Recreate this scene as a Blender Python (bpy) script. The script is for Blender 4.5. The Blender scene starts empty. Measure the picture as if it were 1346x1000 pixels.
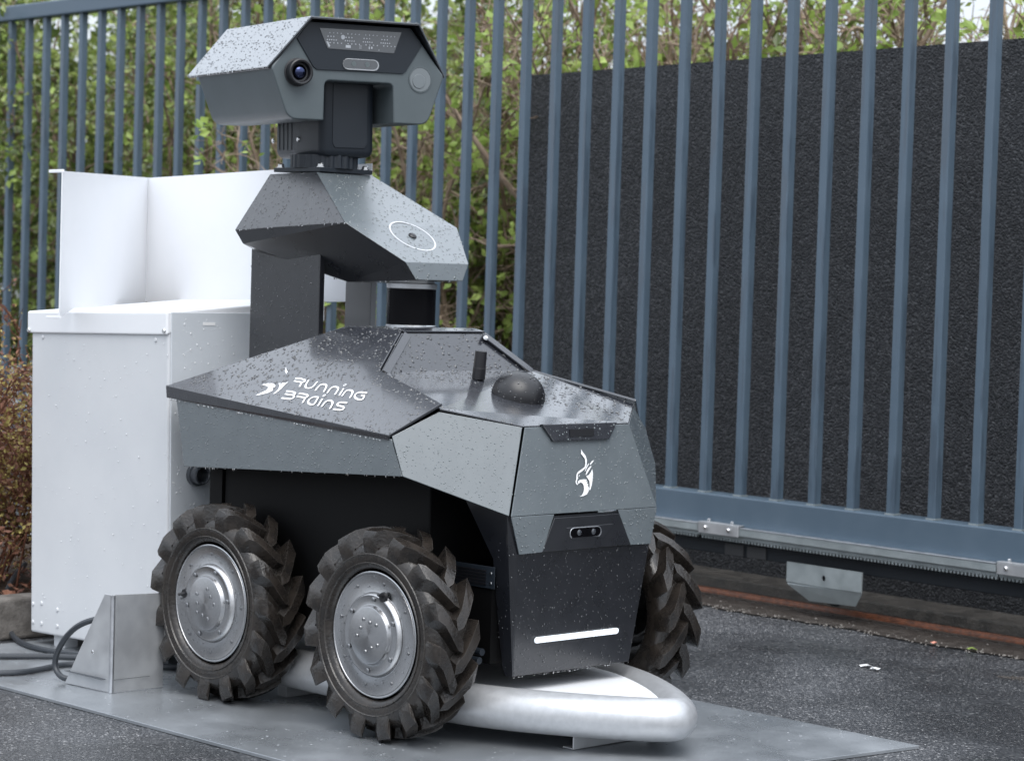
import bpy, bmesh, math, random
from mathutils import Vector, Matrix, Euler
R_ = random.Random(7)
PI = math.pi
scene = bpy.context.scene
COL = scene.collection

# ------------------------------------------------------------------ camera
cam_d = bpy.data.cameras.new('camera')
cam = bpy.data.objects.new('camera', cam_d)
COL.objects.link(cam)
# rows: camera right, down, forward in world axes
RC = [(0.69405779, 0.71928589, 0.03019247), (0.0527939, -0.00902685, -0.99856463), (-0.71798091, 0.69465554, -0.04423907)]
m = Matrix(((RC[0][0], -RC[1][0], -RC[2][0], 3.6499), (RC[0][1], -RC[1][1], -RC[2][1], -3.54065),
            (RC[0][2], -RC[1][2], -RC[2][2], 0.95), (0, 0, 0, 1)))
cam.matrix_world = m
cam_d.sensor_width = 36
cam_d.lens = 84.39
cam_d.clip_start = 0.1
cam_d.clip_end = 500
cam_d.dof.use_dof = True
cam_d.dof.focus_distance = 4.75
cam_d.dof.aperture_fstop = 8.0
scene.camera = cam

# ------------------------------------------------------------------ light
w = bpy.data.worlds.new('World')
scene.world = w
w.use_nodes = True
wn = w.node_tree
for n in list(wn.nodes):
    wn.nodes.remove(n)
sky = wn.nodes.new('ShaderNodeTexSky')
sky.sky_type = 'NISHITA'
sky.sun_disc = False
SUN_EL, SUN_AZ = math.radians(60), math.radians(125)
sky.sun_elevation = SUN_EL
sky.sun_rotation = SUN_AZ
sky.air_density = 1.0
sky.dust_density = 4.0
mixw = wn.nodes.new('ShaderNodeMix')
mixw.data_type = 'RGBA'
mixw.inputs[0].default_value = 0.8
wn.links.new(sky.outputs[0], mixw.inputs[6])
# closed cloud layer: luminance (1 + 2 sin elevation) / 3 of the zenith, as on any overcast day
tcw = wn.nodes.new('ShaderNodeTexCoord')
sxyz = wn.nodes.new('ShaderNodeSeparateXYZ')
wn.links.new(tcw.outputs['Generated'], sxyz.inputs[0])
mrw = wn.nodes.new('ShaderNodeMapRange')
mrw.inputs[1].default_value = 0.0; mrw.inputs[2].default_value = 1.0
mrw.inputs[3].default_value = 0.34; mrw.inputs[4].default_value = 1.0
wn.links.new(sxyz.outputs[2], mrw.inputs[0])
vmw = wn.nodes.new('ShaderNodeVectorMath'); vmw.operation = 'SCALE'
vmw.inputs[0].default_value = (13.9, 14.9, 16.3)
wn.links.new(mrw.outputs[0], vmw.inputs['Scale'])
wn.links.new(vmw.outputs[0], mixw.inputs[7])
bg = wn.nodes.new('ShaderNodeBackground')
bg.inputs[1].default_value = 0.1
wn.links.new(mixw.outputs[2], bg.inputs[0])
wo = wn.nodes.new('ShaderNodeOutputWorld')
wn.links.new(bg.outputs[0], wo.inputs[0])
sun_d = bpy.data.lights.new('sun', 'SUN')
sun = bpy.data.objects.new('sun', sun_d)
COL.objects.link(sun)
sun_d.energy = 1.25
sun_d.angle = math.radians(45)
sun_d.color = (1, 0.98, 0.95)
sd = Vector((math.sin(SUN_AZ) * math.cos(SUN_EL), math.cos(SUN_AZ) * math.cos(SUN_EL), math.sin(SUN_EL)))
sun.rotation_euler = sd.to_track_quat('Z', 'Y').to_euler()
scene.render.engine = 'CYCLES'
scene.view_settings.view_transform = 'Standard'
scene.view_settings.look = 'None'
scene.view_settings.gamma = 1
scene.view_settings.exposure = 0.9
scene.view_settings.use_curve_mapping = False

# ------------------------------------------------------------------ materials
def mat(name, base, rough=0.5, metal=0.0, spec=0.5, coat=0.0, coat_rough=0.1, var=None, vscale=8, vfac=0.5,
        bump=0.0, bscale=200, bdist=0.002, rvar=0.0, detail=6, emit=None, estr=1.0, ior=1.5, btype='noise'):
    mt = bpy.data.materials.new(name)
    mt.use_nodes = True
    nt = mt.node_tree
    b = nt.nodes['Principled BSDF']
    b.inputs['Base Color'].default_value = (*base, 1)
    b.inputs['Roughness'].default_value = rough
    b.inputs['Metallic'].default_value = metal
    b.inputs['Specular IOR Level'].default_value = spec
    b.inputs['Coat Weight'].default_value = coat
    b.inputs['Coat Roughness'].default_value = coat_rough
    b.inputs['IOR'].default_value = ior
    tc = nt.nodes.new('ShaderNodeTexCoord')
    if var:
        no = nt.nodes.new('ShaderNodeTexNoise')
        no.inputs['Scale'].default_value = vscale
        no.inputs['Detail'].default_value = detail
        no.inputs['Roughness'].default_value = 0.6
        nt.links.new(tc.outputs['Object'], no.inputs['Vector'])
        rp = nt.nodes.new('ShaderNodeValToRGB')
        rp.color_ramp.elements[0].position = 0.5 - 0.25 * vfac
        rp.color_ramp.elements[0].color = (*base, 1)
        rp.color_ramp.elements[1].position = 0.5 + 0.25 * vfac
        rp.color_ramp.elements[1].color = (*var, 1)
        nt.links.new(no.outputs[0], rp.inputs[0])
        nt.links.new(rp.outputs[0], b.inputs['Base Color'])
        if rvar:
            mr = nt.nodes.new('ShaderNodeMapRange')
            mr.inputs[1].default_value = 0.3
            mr.inputs[2].default_value = 0.7
            mr.inputs[3].default_value = rough - rvar
            mr.inputs[4].default_value = rough + rvar
            nt.links.new(no.outputs[0], mr.inputs[0])
            nt.links.new(mr.outputs[0], b.inputs['Roughness'])
    if bump:
        if btype == 'noise':
            n2 = nt.nodes.new('ShaderNodeTexNoise')
            n2.inputs['Detail'].default_value = 4
        else:
            n2 = nt.nodes.new('ShaderNodeTexVoronoi')
        n2.inputs['Scale'].default_value = bscale
        nt.links.new(tc.outputs['Object'], n2.inputs['Vector'])
        bp = nt.nodes.new('ShaderNodeBump')
        bp.inputs['Strength'].default_value = bump
        bp.inputs['Distance'].default_value = bdist
        nt.links.new(n2.outputs[0], bp.inputs['Height'])
        nt.links.new(bp.outputs[0], b.inputs['Normal'])
    if emit:
        b.inputs['Emission Color'].default_value = (*emit, 1)
        b.inputs['Emission Strength'].default_value = estr
    return mt

M = {}
M['paint_dark'] = mat('paint_dark', (.023, .025, .031), .25, coat=1, coat_rough=.09, spec=.5, bump=.12, bscale=700, bdist=.0006, var=(.028, .030, .037), vscale=30, rvar=.05)
M['paint_grey'] = mat('paint_grey', (.098, .115, .125), .34, coat=.8, coat_rough=.2, spec=.5, bump=.12, bscale=700, bdist=.0006, var=(.108, .126, .136), vscale=20, rvar=.05)
M['paint_head'] = mat('paint_head', (.08, .098, .105), .4, spec=.45, bump=.15, bscale=800, bdist=.0005, var=(.088, .107, .115), vscale=12)
M['paint_black'] = mat('paint_black', (.0085, .0095, .0125), .3, coat=.6, coat_rough=.2, spec=.5, bump=.12, bscale=700, bdist=.0006, var=(.011, .012, .0155), vscale=25, rvar=.05)
M['ring_white'] = mat('ring_white', (.5, .51, .53), .4)
M['chassis'] = mat('chassis', (.0012, .0012, .0015), .6, spec=.2)
M['ptz'] = mat('ptz', (.013, .0175, .024), .42, spec=.4, bump=.1, bscale=500, bdist=.0005)
M['rubber'] = mat('rubber', (.0085, .0085, .009), .27, var=(.031, .0245, .0195), vscale=30, vfac=1.2, bump=.4, bscale=150, bdist=.003, rvar=.12, spec=.5)
def worn_edges(mt, col, rad=.0022):
    nt = mt.node_tree; b = nt.nodes['Principled BSDF']
    bv = nt.nodes.new('ShaderNodeBevel'); bv.samples = 4; bv.inputs['Radius'].default_value = rad
    ge = nt.nodes.new('ShaderNodeNewGeometry')
    dp = nt.nodes.new('ShaderNodeVectorMath'); dp.operation = 'DOT_PRODUCT'
    nt.links.new(bv.outputs[0], dp.inputs[0]); nt.links.new(ge.outputs['Normal'], dp.inputs[1])
    mr = nt.nodes.new('ShaderNodeMapRange'); mr.inputs[1].default_value = .99; mr.inputs[2].default_value = .86
    mr.inputs[3].default_value = 0; mr.inputs[4].default_value = .75
    nt.links.new(dp.outputs['Value'], mr.inputs[0])
    src = b.inputs['Base Color'].links[0].from_socket
    mx = nt.nodes.new('ShaderNodeMix'); mx.data_type = 'RGBA'
    nt.links.new(mr.outputs[0], mx.inputs[0]); nt.links.new(src, mx.inputs[6]); mx.inputs[7].default_value = (*col, 1)
    nt.links.new(mx.outputs[2], b.inputs['Base Color'])
worn_edges(M['rubber'], (.08, .073, .066), .0016)
M['rim_metal'] = mat('rim_metal', (.35, .352, .36), .26, metal=1, var=(.45, .452, .46), vscale=260, vfac=1.2, bump=.12, bscale=420, bdist=.0006)
def turned(mt):
    nt = mt.node_tree; b = nt.nodes['Principled BSDF']
    t = nt.nodes.new('ShaderNodeTangent'); t.direction_type = 'RADIAL'; t.axis = 'Y'
    nt.links.new(t.outputs[0], b.inputs['Tangent']); b.inputs['Anisotropic'].default_value = .88
turned(M['rim_metal'])
M['alu'] = mat('alu', (.52, .53, .55), .36, metal=1, var=(.66, .67, .69), vscale=30, bump=.12, bscale=260, bdist=.0008, rvar=.1)
M['alu_dull'] = mat('alu_dull', (.46, .47, .485), .45, metal=.7, var=(.53, .54, .55), vscale=14, rvar=.1, bump=.05, bscale=300)
M['steel'] = mat('steel', (.7, .7, .7), .25, metal=1)
M['white_paint'] = mat('white_paint', (.54, .555, .575), .42, spec=.4, bump=.06, bscale=300, bdist=.0008, var=(.57, .583, .60), vscale=5)
M['white_gloss'] = mat('white_gloss', (.72, .735, .76), .4, spec=.4, bump=.05, bscale=120, bdist=.001, var=(.75, .76, .78), vscale=3)
M['cab_grey'] = mat('cab_grey', (.52, .55, .58), .42, spec=.4, bump=.05, bscale=300, bdist=.0008, var=(.55, .58, .61), vscale=5)
M['tube_white'] = mat('tube_white', (.45, .46, .475), .38, metal=.5, var=(.50, .51, .525), vscale=60, bump=.06, bscale=300, bdist=.0008, rvar=.03)
M['gate_paint'] = mat('gate_paint', (.070, .104, .140), .4, spec=.45, var=(.088, .126, .166), vscale=7, vfac=1.2, rvar=.1, bump=.08, bscale=80, bdist=.001)
def weather(mt, stretch, lo, hi, dark, gloss, scale=3.0):
    nt = mt.node_tree; b = nt.nodes['Principled BSDF']
    ge = nt.nodes.new('ShaderNodeNewGeometry'); mp = nt.nodes.new('ShaderNodeMapping'); mp.inputs['Scale'].default_value = stretch
    nt.links.new(ge.outputs['Position'], mp.inputs['Vector'])
    no = nt.nodes.new('ShaderNodeTexNoise'); no.inputs['Scale'].default_value = scale; no.inputs['Detail'].default_value = 5
    nt.links.new(mp.outputs[0], no.inputs['Vector'])
    mr = nt.nodes.new('ShaderNodeMapRange'); mr.inputs[1].default_value = lo; mr.inputs[2].default_value = hi
    nt.links.new(no.outputs[0], mr.inputs[0])
    src = b.inputs['Base Color'].links[0].from_socket
    mx = nt.nodes.new('ShaderNodeMix'); mx.data_type = 'RGBA'; mx.blend_type = 'MULTIPLY'
    nt.links.new(mr.outputs[0], mx.inputs[0]); nt.links.new(src, mx.inputs[6]); mx.inputs[7].default_value = (dark, dark, dark * 1.02, 1)
    nt.links.new(mx.outputs[2], b.inputs['Base Color'])
    mc = nt.nodes.new('ShaderNodeMath'); mc.operation = 'MULTIPLY'; mc.inputs[1].default_value = gloss
    nt.links.new(mr.outputs[0], mc.inputs[0]); nt.links.new(mc.outputs[0], b.inputs['Coat Weight'])
M['rail_paint'] = M['gate_paint'].copy()
M['rail_paint'].name = 'rail_paint'
weather(M['gate_paint'], (14, 14, 1.2), .52, .60, .74, .6)
M['gate_dark'] = mat('gate_dark', (.012, .015, .019), .6, spec=.3)
M['galv'] = mat('galv', (.28, .32, .33), .5, metal=.55, var=(.4, .44, .45), vscale=22, vfac=1.2, rvar=.1)
M['rust'] = mat('rust', (.075, .026, .012), .5, var=(.17, .055, .022), vscale=60, bump=.25, bscale=120, bdist=.004)
M['lens_glass'] = mat('lens_glass', (.003, .003, .004), .12, spec=.12)
M['scan_black'] = mat('scan_black', (.006, .006, .007), .22, spec=.08, ior=1.3)
M['smoke_glass'] = mat('smoke_glass', (.045, .05, .058), .12, spec=.8, coat=1, coat_rough=.03)
M['led'] = mat('led', (.75, .8, .85), .3, emit=(.85, .92, 1), estr=.32)
M['print_white'] = mat('print_white', (.8, .8, .8), .35, spec=.5)
M['black_plastic'] = mat('black_plastic', (.01, .01, .012), .35, spec=.5, bump=.1, bscale=300, bdist=.0006)
M['cable'] = mat('cable', (.028, .033, .04), .42, spec=.5)
M['bark'] = mat('bark', (.13, .09, .065), .8, spec=.2, var=(.25, .18, .13), vscale=14, bump=.5, bscale=60, bdist=.004)
M['bark_pale'] = mat('bark_pale', (.22, .16, .115), .75, spec=.25, var=(.36, .28, .21), vscale=12, bump=.4, bscale=60, bdist=.004)
M['bark_red'] = mat('bark_red', (.09, .035, .022), .75, spec=.2, var=(.17, .075, .045), vscale=20)
M['soil'] = mat('soil', (.035, .024, .018), .9, spec=.2, var=(.075, .05, .035), vscale=25, bump=.8, bscale=60, bdist=.03)
M['concrete'] = mat('concrete', (.11, .1, .09), .7, var=(.19, .175, .16), vscale=24, bump=.5, bscale=150, bdist=.004, rvar=.1)
M['kerb'] = mat('kerb', (.03, .028, .025), .6, var=(.065, .059, .052), vscale=20, bump=.6, bscale=120, bdist=.005, rvar=.15)

def leaf_mat(name, c1, c2, rough, trans=.25):
    mt = bpy.data.materials.new(name)
    mt.use_nodes = True
    nt = mt.node_tree
    b = nt.nodes['Principled BSDF']
    g = nt.nodes.new('ShaderNodeNewGeometry')
    rp = nt.nodes.new('ShaderNodeValToRGB')
    rp.color_ramp.elements[0].color = (*c1, 1)
    rp.color_ramp.elements[1].color = (*c2, 1)
    nt.links.new(g.outputs['Random Per Island'], rp.inputs[0])
    nt.links.new(rp.outputs[0], b.inputs['Base Color'])
    b.inputs['Roughness'].default_value = rough
    b.inputs['Specular IOR Level'].default_value = .5
    tr = nt.nodes.new('ShaderNodeBsdfTranslucent')
    nt.links.new(rp.outputs[0], tr.inputs[0])
    ms = nt.nodes.new('ShaderNodeMixShader')
    ms.inputs[0].default_value = trans
    nt.links.new(b.outputs[0], ms.inputs[1])
    nt.links.new(tr.outputs[0], ms.inputs[2])
    nt.links.new(ms.outputs[0], nt.nodes['Material Output'].inputs[0])
    return mt
M['leaf_dark'] = leaf_mat('leaf_dark', (.055, .085, .022), (.27, .33, .085), .25)
M['leaf_fresh'] = leaf_mat('leaf_fresh', (.22, .33, .06), (.46, .58, .16), .45, .4)
M['leaf_yellow'] = leaf_mat('leaf_yellow', (.17, .07, .04), (.46, .40, .12), .6)
M['leaf_brown'] = leaf_mat('leaf_brown', (.09, .035, .022), (.26, .12, .075), .7, .1)

def nd(nt, t, **k):
    n = nt.nodes.new(t)
    for a, v in k.items():
        n.inputs[a.replace('_', ' ')].default_value = v
    return n

def asphalt():
    mt = bpy.data.materials.new('asphalt')
    mt.use_nodes = True
    nt = mt.node_tree
    b = nt.nodes['Principled BSDF']
    tc = nt.nodes.new('ShaderNodeTexCoord')
    vo = nt.nodes.new('ShaderNodeTexVoronoi')
    vo.inputs['Scale'].default_value = 250
    nt.links.new(tc.outputs['Object'], vo.inputs['Vector'])
    no = nd(nt, 'ShaderNodeTexNoise', Scale=1.6, Detail=5)
    nt.links.new(tc.outputs['Object'], no.inputs['Vector'])
    fine = nd(nt, 'ShaderNodeTexNoise', Scale=420, Detail=3)
    nt.links.new(tc.outputs['Object'], fine.inputs['Vector'])
    sep = nt.nodes.new('ShaderNodeSeparateColor')
    nt.links.new(vo.outputs['Color'], sep.inputs[0])
    rp = nt.nodes.new('ShaderNodeValToRGB')
    e = rp.color_ramp.elements
    e[0].position = 0; e[0].color = (.018, .019, .022, 1)
    e[1].position = 1; e[1].color = (.42, .42, .42, 1)
    for p, c in ((.5, (.042, .044, .049)), (.8, (.085, .088, .094)), (.96, (.17, .17, .175))):
        x = e.new(p); x.color = (*c, 1)
    nt.links.new(sep.outputs[0], rp.inputs[0])
    # damp stains
    mr = nt.nodes.new('ShaderNodeMapRange')
    mr.inputs[1].default_value = .4; mr.inputs[2].default_value = .62
    mr.inputs[3].default_value = .5; mr.inputs[4].default_value = 1.15
    nt.links.new(no.outputs[0], mr.inputs[0])
    mx = nt.nodes.new('ShaderNodeMix'); mx.data_type = 'RGBA'; mx.blend_type = 'MULTIPLY'
    mx.inputs[0].default_value = 1
    nt.links.new(rp.outputs[0], mx.inputs[6])
    nt.links.new(mr.outputs[0], mx.inputs[7])
    nt.links.new(mx.outputs[2], b.inputs['Base Color'])
    r2 = nt.nodes.new('ShaderNodeMapRange')
    r2.inputs[1].default_value = .38; r2.inputs[2].default_value = .62
    r2.inputs[3].default_value = .24; r2.inputs[4].default_value = .42
    nt.links.new(no.outputs[0], r2.inputs[0])
    nt.links.new(r2.outputs[0], b.inputs['Roughness'])
    bp = nt.nodes.new('ShaderNodeBump')
    bp.inputs['Strength'].default_value = .8
    bp.inputs['Distance'].default_value = .0016
    ad = nt.nodes.new('ShaderNodeMath'); ad.operation = 'ADD'
    nt.links.new(vo.outputs['Distance'], ad.inputs[0])
    nt.links.new(fine.outputs[0], ad.inputs[1])
    nt.links.new(ad.outputs[0], bp.inputs['Height'])
    bp.invert = True
    nt.links.new(bp.outputs[0], b.inputs['Normal'])
    return mt
M['asphalt'] = asphalt()

def steel_plate_mat():
    mt = mat('plate_steel', (.21, .23, .25), .34, metal=.6, var=(.40, .42, .44), vscale=3.4, vfac=1.9, bump=.06, bscale=60, bdist=.001, rvar=.16, detail=5)
    return mt
M['plate_steel'] = steel_plate_mat()

def wall_mat():
    mt = bpy.data.materials.new('rough_render'); mt.use_nodes = True
    nt = mt.node_tree; b = nt.nodes['Principled BSDF']
    tc = nt.nodes.new('ShaderNodeTexCoord')
    # break the grid of the cells up with a little noise
    nz_ = nd(nt, 'ShaderNodeTexNoise', Scale=60, Detail=3)
    nt.links.new(tc.outputs['Object'], nz_.inputs['Vector'])
    mxv = nt.nodes.new('ShaderNodeMix'); mxv.data_type = 'VECTOR'; mxv.inputs[0].default_value = .012
    nt.links.new(tc.outputs['Object'], mxv.inputs[4]); nt.links.new(nz_.outputs['Color'], mxv.inputs[5])
    vo = nt.nodes.new('ShaderNodeTexVoronoi'); vo.inputs['Scale'].default_value = 165
    nt.links.new(mxv.outputs[1], vo.inputs['Vector'])
    sp = nt.nodes.new('ShaderNodeSeparateColor'); nt.links.new(vo.outputs['Color'], sp.inputs[0])
    rp = nt.nodes.new('ShaderNodeValToRGB'); e = rp.color_ramp.elements
    e[0].color = (.015, .0163, .019, 1); e[1].color = (.07, .073, .079, 1)
    x = e.new(.7); x.color = (.031, .033, .0375, 1)
    nt.links.new(sp.outputs[0], rp.inputs[0])
    big = nd(nt, 'ShaderNodeTexNoise', Scale=1.3, Detail=4)
    nt.links.new(tc.outputs['Object'], big.inputs['Vector'])
    mr = nt.nodes.new('ShaderNodeMapRange'); mr.inputs[1].default_value = .35; mr.inputs[2].default_value = .65; mr.inputs[3].default_value = .8; mr.inputs[4].default_value = 1.12
    nt.links.new(big.outputs[0], mr.inputs[0])
    mx = nt.nodes.new('ShaderNodeMix'); mx.data_type = 'RGBA'; mx.blend_type = 'MULTIPLY'; mx.inputs[0].default_value = 1
    nt.links.new(rp.outputs[0], mx.inputs[6]); nt.links.new(mr.outputs[0], mx.inputs[7]); nt.links.new(mx.outputs[2], b.inputs['Base Color'])
    b.inputs['Roughness'].default_value = .55; b.inputs['Specular IOR Level'].default_value = .4
    bp = nt.nodes.new('ShaderNodeBump'); bp.invert = True; bp.inputs['Strength'].default_value = 1; bp.inputs['Distance'].default_value = .0035
    nt.links.new(vo.outputs['Distance'], bp.inputs['Height']); nt.links.new(bp.outputs[0], b.inputs['Normal'])
    return mt
M['rough_render'] = wall_mat()
M['dirt'] = mat('dirt', (.018, .014, .012), .55, var=(.06, .05, .042), vscale=28, vfac=1.4, bump=.8, bscale=90, bdist=.008, rvar=.2, detail=10)

# ------------------------------------------------------------------ mesh helpers
class MB:
    def __init__(s):
        s.v = []; s.f = []
    def poly(s, pts):
        i = len(s.v); s.v += [tuple(p) for p in pts]; s.f.append(tuple(range(i, i + len(pts)))); return s
    def box(s, a, b, mtx=None):
        x0, y0, z0 = a; x1, y1, z1 = b
        P = [Vector(p) for p in ((x0, y0, z0), (x1, y0, z0), (x1, y1, z0), (x0, y1, z0), (x0, y0, z1), (x1, y0, z1), (x1, y1, z1), (x0, y1, z1))]
        if mtx: P = [mtx @ p for p in P]
        i = len(s.v); s.v += [tuple(p) for p in P]
        for f in ((0, 3, 2, 1), (4, 5, 6, 7), (0, 1, 5, 4), (1, 2, 6, 5), (2, 3, 7, 6), (3, 0, 4, 7)):
            s.f.append(tuple(i + k for k in f))
        return s
    def prism(s, pts, off):
        P = [Vector(p) for p in pts]; off = Vector(off); n = len(P); i = len(s.v)
        s.v += [tuple(p) for p in P] + [tuple(p + off) for p in P]
        s.f.append(tuple(i + k for k in reversed(range(n))))
        s.f.append(tuple(i + n + k for k in range(n)))
        for k in range(n):
            q = (k + 1) % n
            s.f.append((i + k, i + q, i + n + q, i + n + k))
        return s
    def tube(s, path, r, n=8, cap=True):
        P = [Vector(p) for p in path]
        rs = r if isinstance(r, (list, tuple)) else [r] * len(P)
        i0 = len(s.v); N = None
        for k, p in enumerate(P):
            t = (P[min(k + 1, len(P) - 1)] - P[max(k - 1, 0)])
            if t.length < 1e-9: t = Vector((0, 0, 1))
            t.normalize()
            if N is None:
                N = t.orthogonal().normalized()
            else:
                N = (N - t * N.dot(t))
                N = N.normalized() if N.length > 1e-6 else t.orthogonal().normalized()
            B = t.cross(N)
            for j in range(n):
                a = 2 * PI * j / n
                s.v.append(tuple(p + (N * math.cos(a) + B * math.sin(a)) * rs[k]))
        for k in range(len(P) - 1):
            for j in range(n):
                q = (j + 1) % n
                s.f.append((i0 + k * n + j, i0 + k * n + q, i0 + (k + 1) * n + q, i0 + (k + 1) * n + j))
        if cap:
            s.f.append(tuple(i0 + j for j in reversed(range(n))))
            e = i0 + (len(P) - 1) * n
            s.f.append(tuple(e + j for j in range(n)))
        return s
    def rev(s, prof, n=48, frame=None, a0=0, a1=2 * PI):
        """prof: (radius, height) list, revolved about local z of frame"""
        F = frame or Matrix()
        i0 = len(s.v); full = abs(a1 - a0 - 2 * PI) < 1e-6; c = n if full else n + 1
        for r, h in prof:
            for j in range(c):
                a = a0 + (a1 - a0) * j / n
                s.v.append(tuple(F @ Vector((r * math.cos(a), r * math.sin(a), h))))
        for k in range(len(prof) - 1):
            for j in range(n):
                q = (j + 1) % c
                s.f.append((i0 + k * c + j, i0 + k * c + q, i0 + (k + 1) * c + q, i0 + (k + 1) * c + j))
        return s
    def mesh(s, name, mats, smooth=False, angle=35):
        me = bpy.data.meshes.new(name)
        me.from_pydata(s.v, [], s.f)
        me.validate()
        for mm in (mats if isinstance(mats, (list, tuple)) else [mats]):
            me.materials.append(mm)
        bm = bmesh.new(); bm.from_mesh(me)
        bmesh.ops.remove_doubles(bm, verts=bm.verts, dist=1e-6)
        bmesh.ops.recalc_face_normals(bm, faces=bm.faces)
        if smooth:
            ca = math.radians(angle)
            for f in bm.faces: f.smooth = True
            for e in bm.edges:
                if len(e.link_faces) == 2 and e.calc_face_angle(0) > ca: e.smooth = False
                elif len(e.link_faces) != 2: e.smooth = False
        bm.to_mesh(me); bm.free()
        return me

def link(name, me, parent=None, bevel=0, seg=2, solid=0, soff=-1, label=None, kind=None):
    o = bpy.data.objects.new(name, me)
    COL.objects.link(o)
    if parent: o.parent = parent
    if solid:
        md = o.modifiers.new('thickness', 'SOLIDIFY'); md.thickness = solid; md.offset = soff
    if bevel:
        md = o.modifiers.new('edge', 'BEVEL'); md.width = bevel; md.segments = seg; md.limit_method = 'ANGLE'; md.angle_limit = math.radians(28)
        md.harden_normals = False
    if label: o['label'] = label
    if kind: o['kind'] = kind
    return o

def part(name, mb, mt, parent, smooth=False, angle=35, **k):
    return link(name, mb.mesh(name, mt, smooth, angle), parent, **k)

def thing(name, label, cat, loc=(0, 0, 0), rot=(0, 0, 0), group=None):
    o = bpy.data.objects.new(name, None)
    COL.objects.link(o)
    o.empty_display_size = .1
    o.location = loc; o.rotation_euler = rot
    o['label'] = label; o['category'] = cat
    if group: o['group'] = group
    return o

def tag(o, label, cat, group=None, kind=None):
    o['label'] = label; o['category'] = cat
    if group: o['group'] = group
    if kind: o['kind'] = kind
    return o

def fan(poly):
    P = [Vector(p) for p in poly]
    return [(P[0], P[k], P[k + 1]) for k in range(1, len(P) - 1)]

def drops(parent, polys, dens, mt, rmin=.0007, rmax=.0022, flat=.55, seed=1, edges=(), edge_n=0, run=0.0, power=2.2, up=None, lift=0.0004):
    """raindrops standing on flat panels and hanging from their lower edges"""
    rr = random.Random(seed); mb = MB()
    tris = []
    for p in polys: tris += fan(p)
    ctr = Vector((-.3, 0, .55))
    def dome(c, n, r, h, el, dirv):
        t = dirv - n * dirv.dot(n)
        t = t.normalized() if t.length > 1e-5 else n.orthogonal().normalized()
        b = n.cross(t); i = len(mb.v)
        for rad, hh in ((1, 0), (.8, .6)):
            for j in range(7):
                a = 2 * PI * j / 7 + .3 * hh
                wob = 1 + rr.uniform(-.12, .12)
                mb.v.append(tuple(c + (t * math.cos(a) * el + b * math.sin(a)) * r * rad * wob + n * h * hh))
        mb.v.append(tuple(c + n * h))
        for j in range(7):
            q = (j + 1) % 7
            mb.f.append((i + j, i + q, i + 7 + q, i + 7 + j)); mb.f.append((i + 7 + j, i + 7 + q, i + 14))
    for a, b, c in tris:
        n = (b - a).cross(c - a); ar = n.length / 2
        if ar < 1e-7: continue
        n.normalize()
        if up is not None:
            if n.dot(Vector(up)) < 0: n = -n
        elif n.dot((a + b + c) / 3 - ctr) < 0: n = -n
        k = int(ar * dens + rr.random())
        for _ in range(k):
            u, v = rr.random(), rr.random()
            if u + v > 1: u, v = 1 - u, 1 - v
            p = a + (b - a) * u + (c - a) * v + n * lift
            r = rmin + (rmax - rmin) * rr.random() ** power
            el = 1 + (run * rr.random() if run else 0)
            dome(p, n, r, r * flat * rr.uniform(.8, 1.15), el, Vector((rr.uniform(-.3, .3), rr.uniform(-.3, .3), -1)))
    body = mb; mb = MB()
    for a, b in edges:
        a = Vector(a); b = Vector(b)
        for _ in range(edge_n):
            t = rr.random(); r = .0008 + .0014 * rr.random() ** 2
            p = a.lerp(b, t)
            i = len(mb.v)
            for hh, rad in ((0, .7), (-.8, 1), (-1.7, .75)):
                for j in range(6):
                    an = 2 * PI * j / 6
                    mb.v.append((p.x + math.cos(an) * r * rad, p.y + math.sin(an) * r * rad, p.z + hh * r))
            mb.v.append((p.x, p.y, p.z - 2.2 * r))
            for l in range(2):
                for j in range(6):
                    q = (j + 1) % 6
                    mb.f.append((i + l * 6 + j, i + l * 6 + q, i + l * 6 + 6 + q, i + l * 6 + 6 + j))
            for j in range(6):
                mb.f.append((i + 12 + j, i + 12 + (j + 1) % 6, i + 18))
    if mb.f:
        me = bpy.data.meshes.new('hanging_drops'); me.from_pydata(mb.v, [], mb.f); me.materials.append(M['water'])
        for p in me.polygons: p.use_smooth = True
        link('hanging_drops', me, parent, kind='stuff')
    mb = body
    if not mb.f: return None
    me = bpy.data.meshes.new('raindrops'); me.from_pydata(mb.v, [], mb.f); me.materials.append(mt)
    for p in me.polygons: p.use_smooth = True
    return link('raindrops', me, parent, kind='stuff')

def drop_mat(name, base, spec=.9):
    return mat(name, base, .04, spec=spec, coat=1, coat_rough=.02, ior=1.4)
M['drop_dark'] = drop_mat('drop_dark', (.02, .022, .026))
M['drop_grey'] = drop_mat('drop_grey', (.1, .12, .125))
M['drop_white'] = drop_mat('drop_white', (.7, .72, .74))
M['drop_visor'] = drop_mat('drop_visor', (.12, .13, .145))
M['drop_rim'] = drop_mat('drop_rim', (.16, .165, .175))
M['drop_clear'] = drop_mat('drop_clear', (.35, .37, .39))

def mirror(p): return (p[0], -p[1], p[2])

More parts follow.
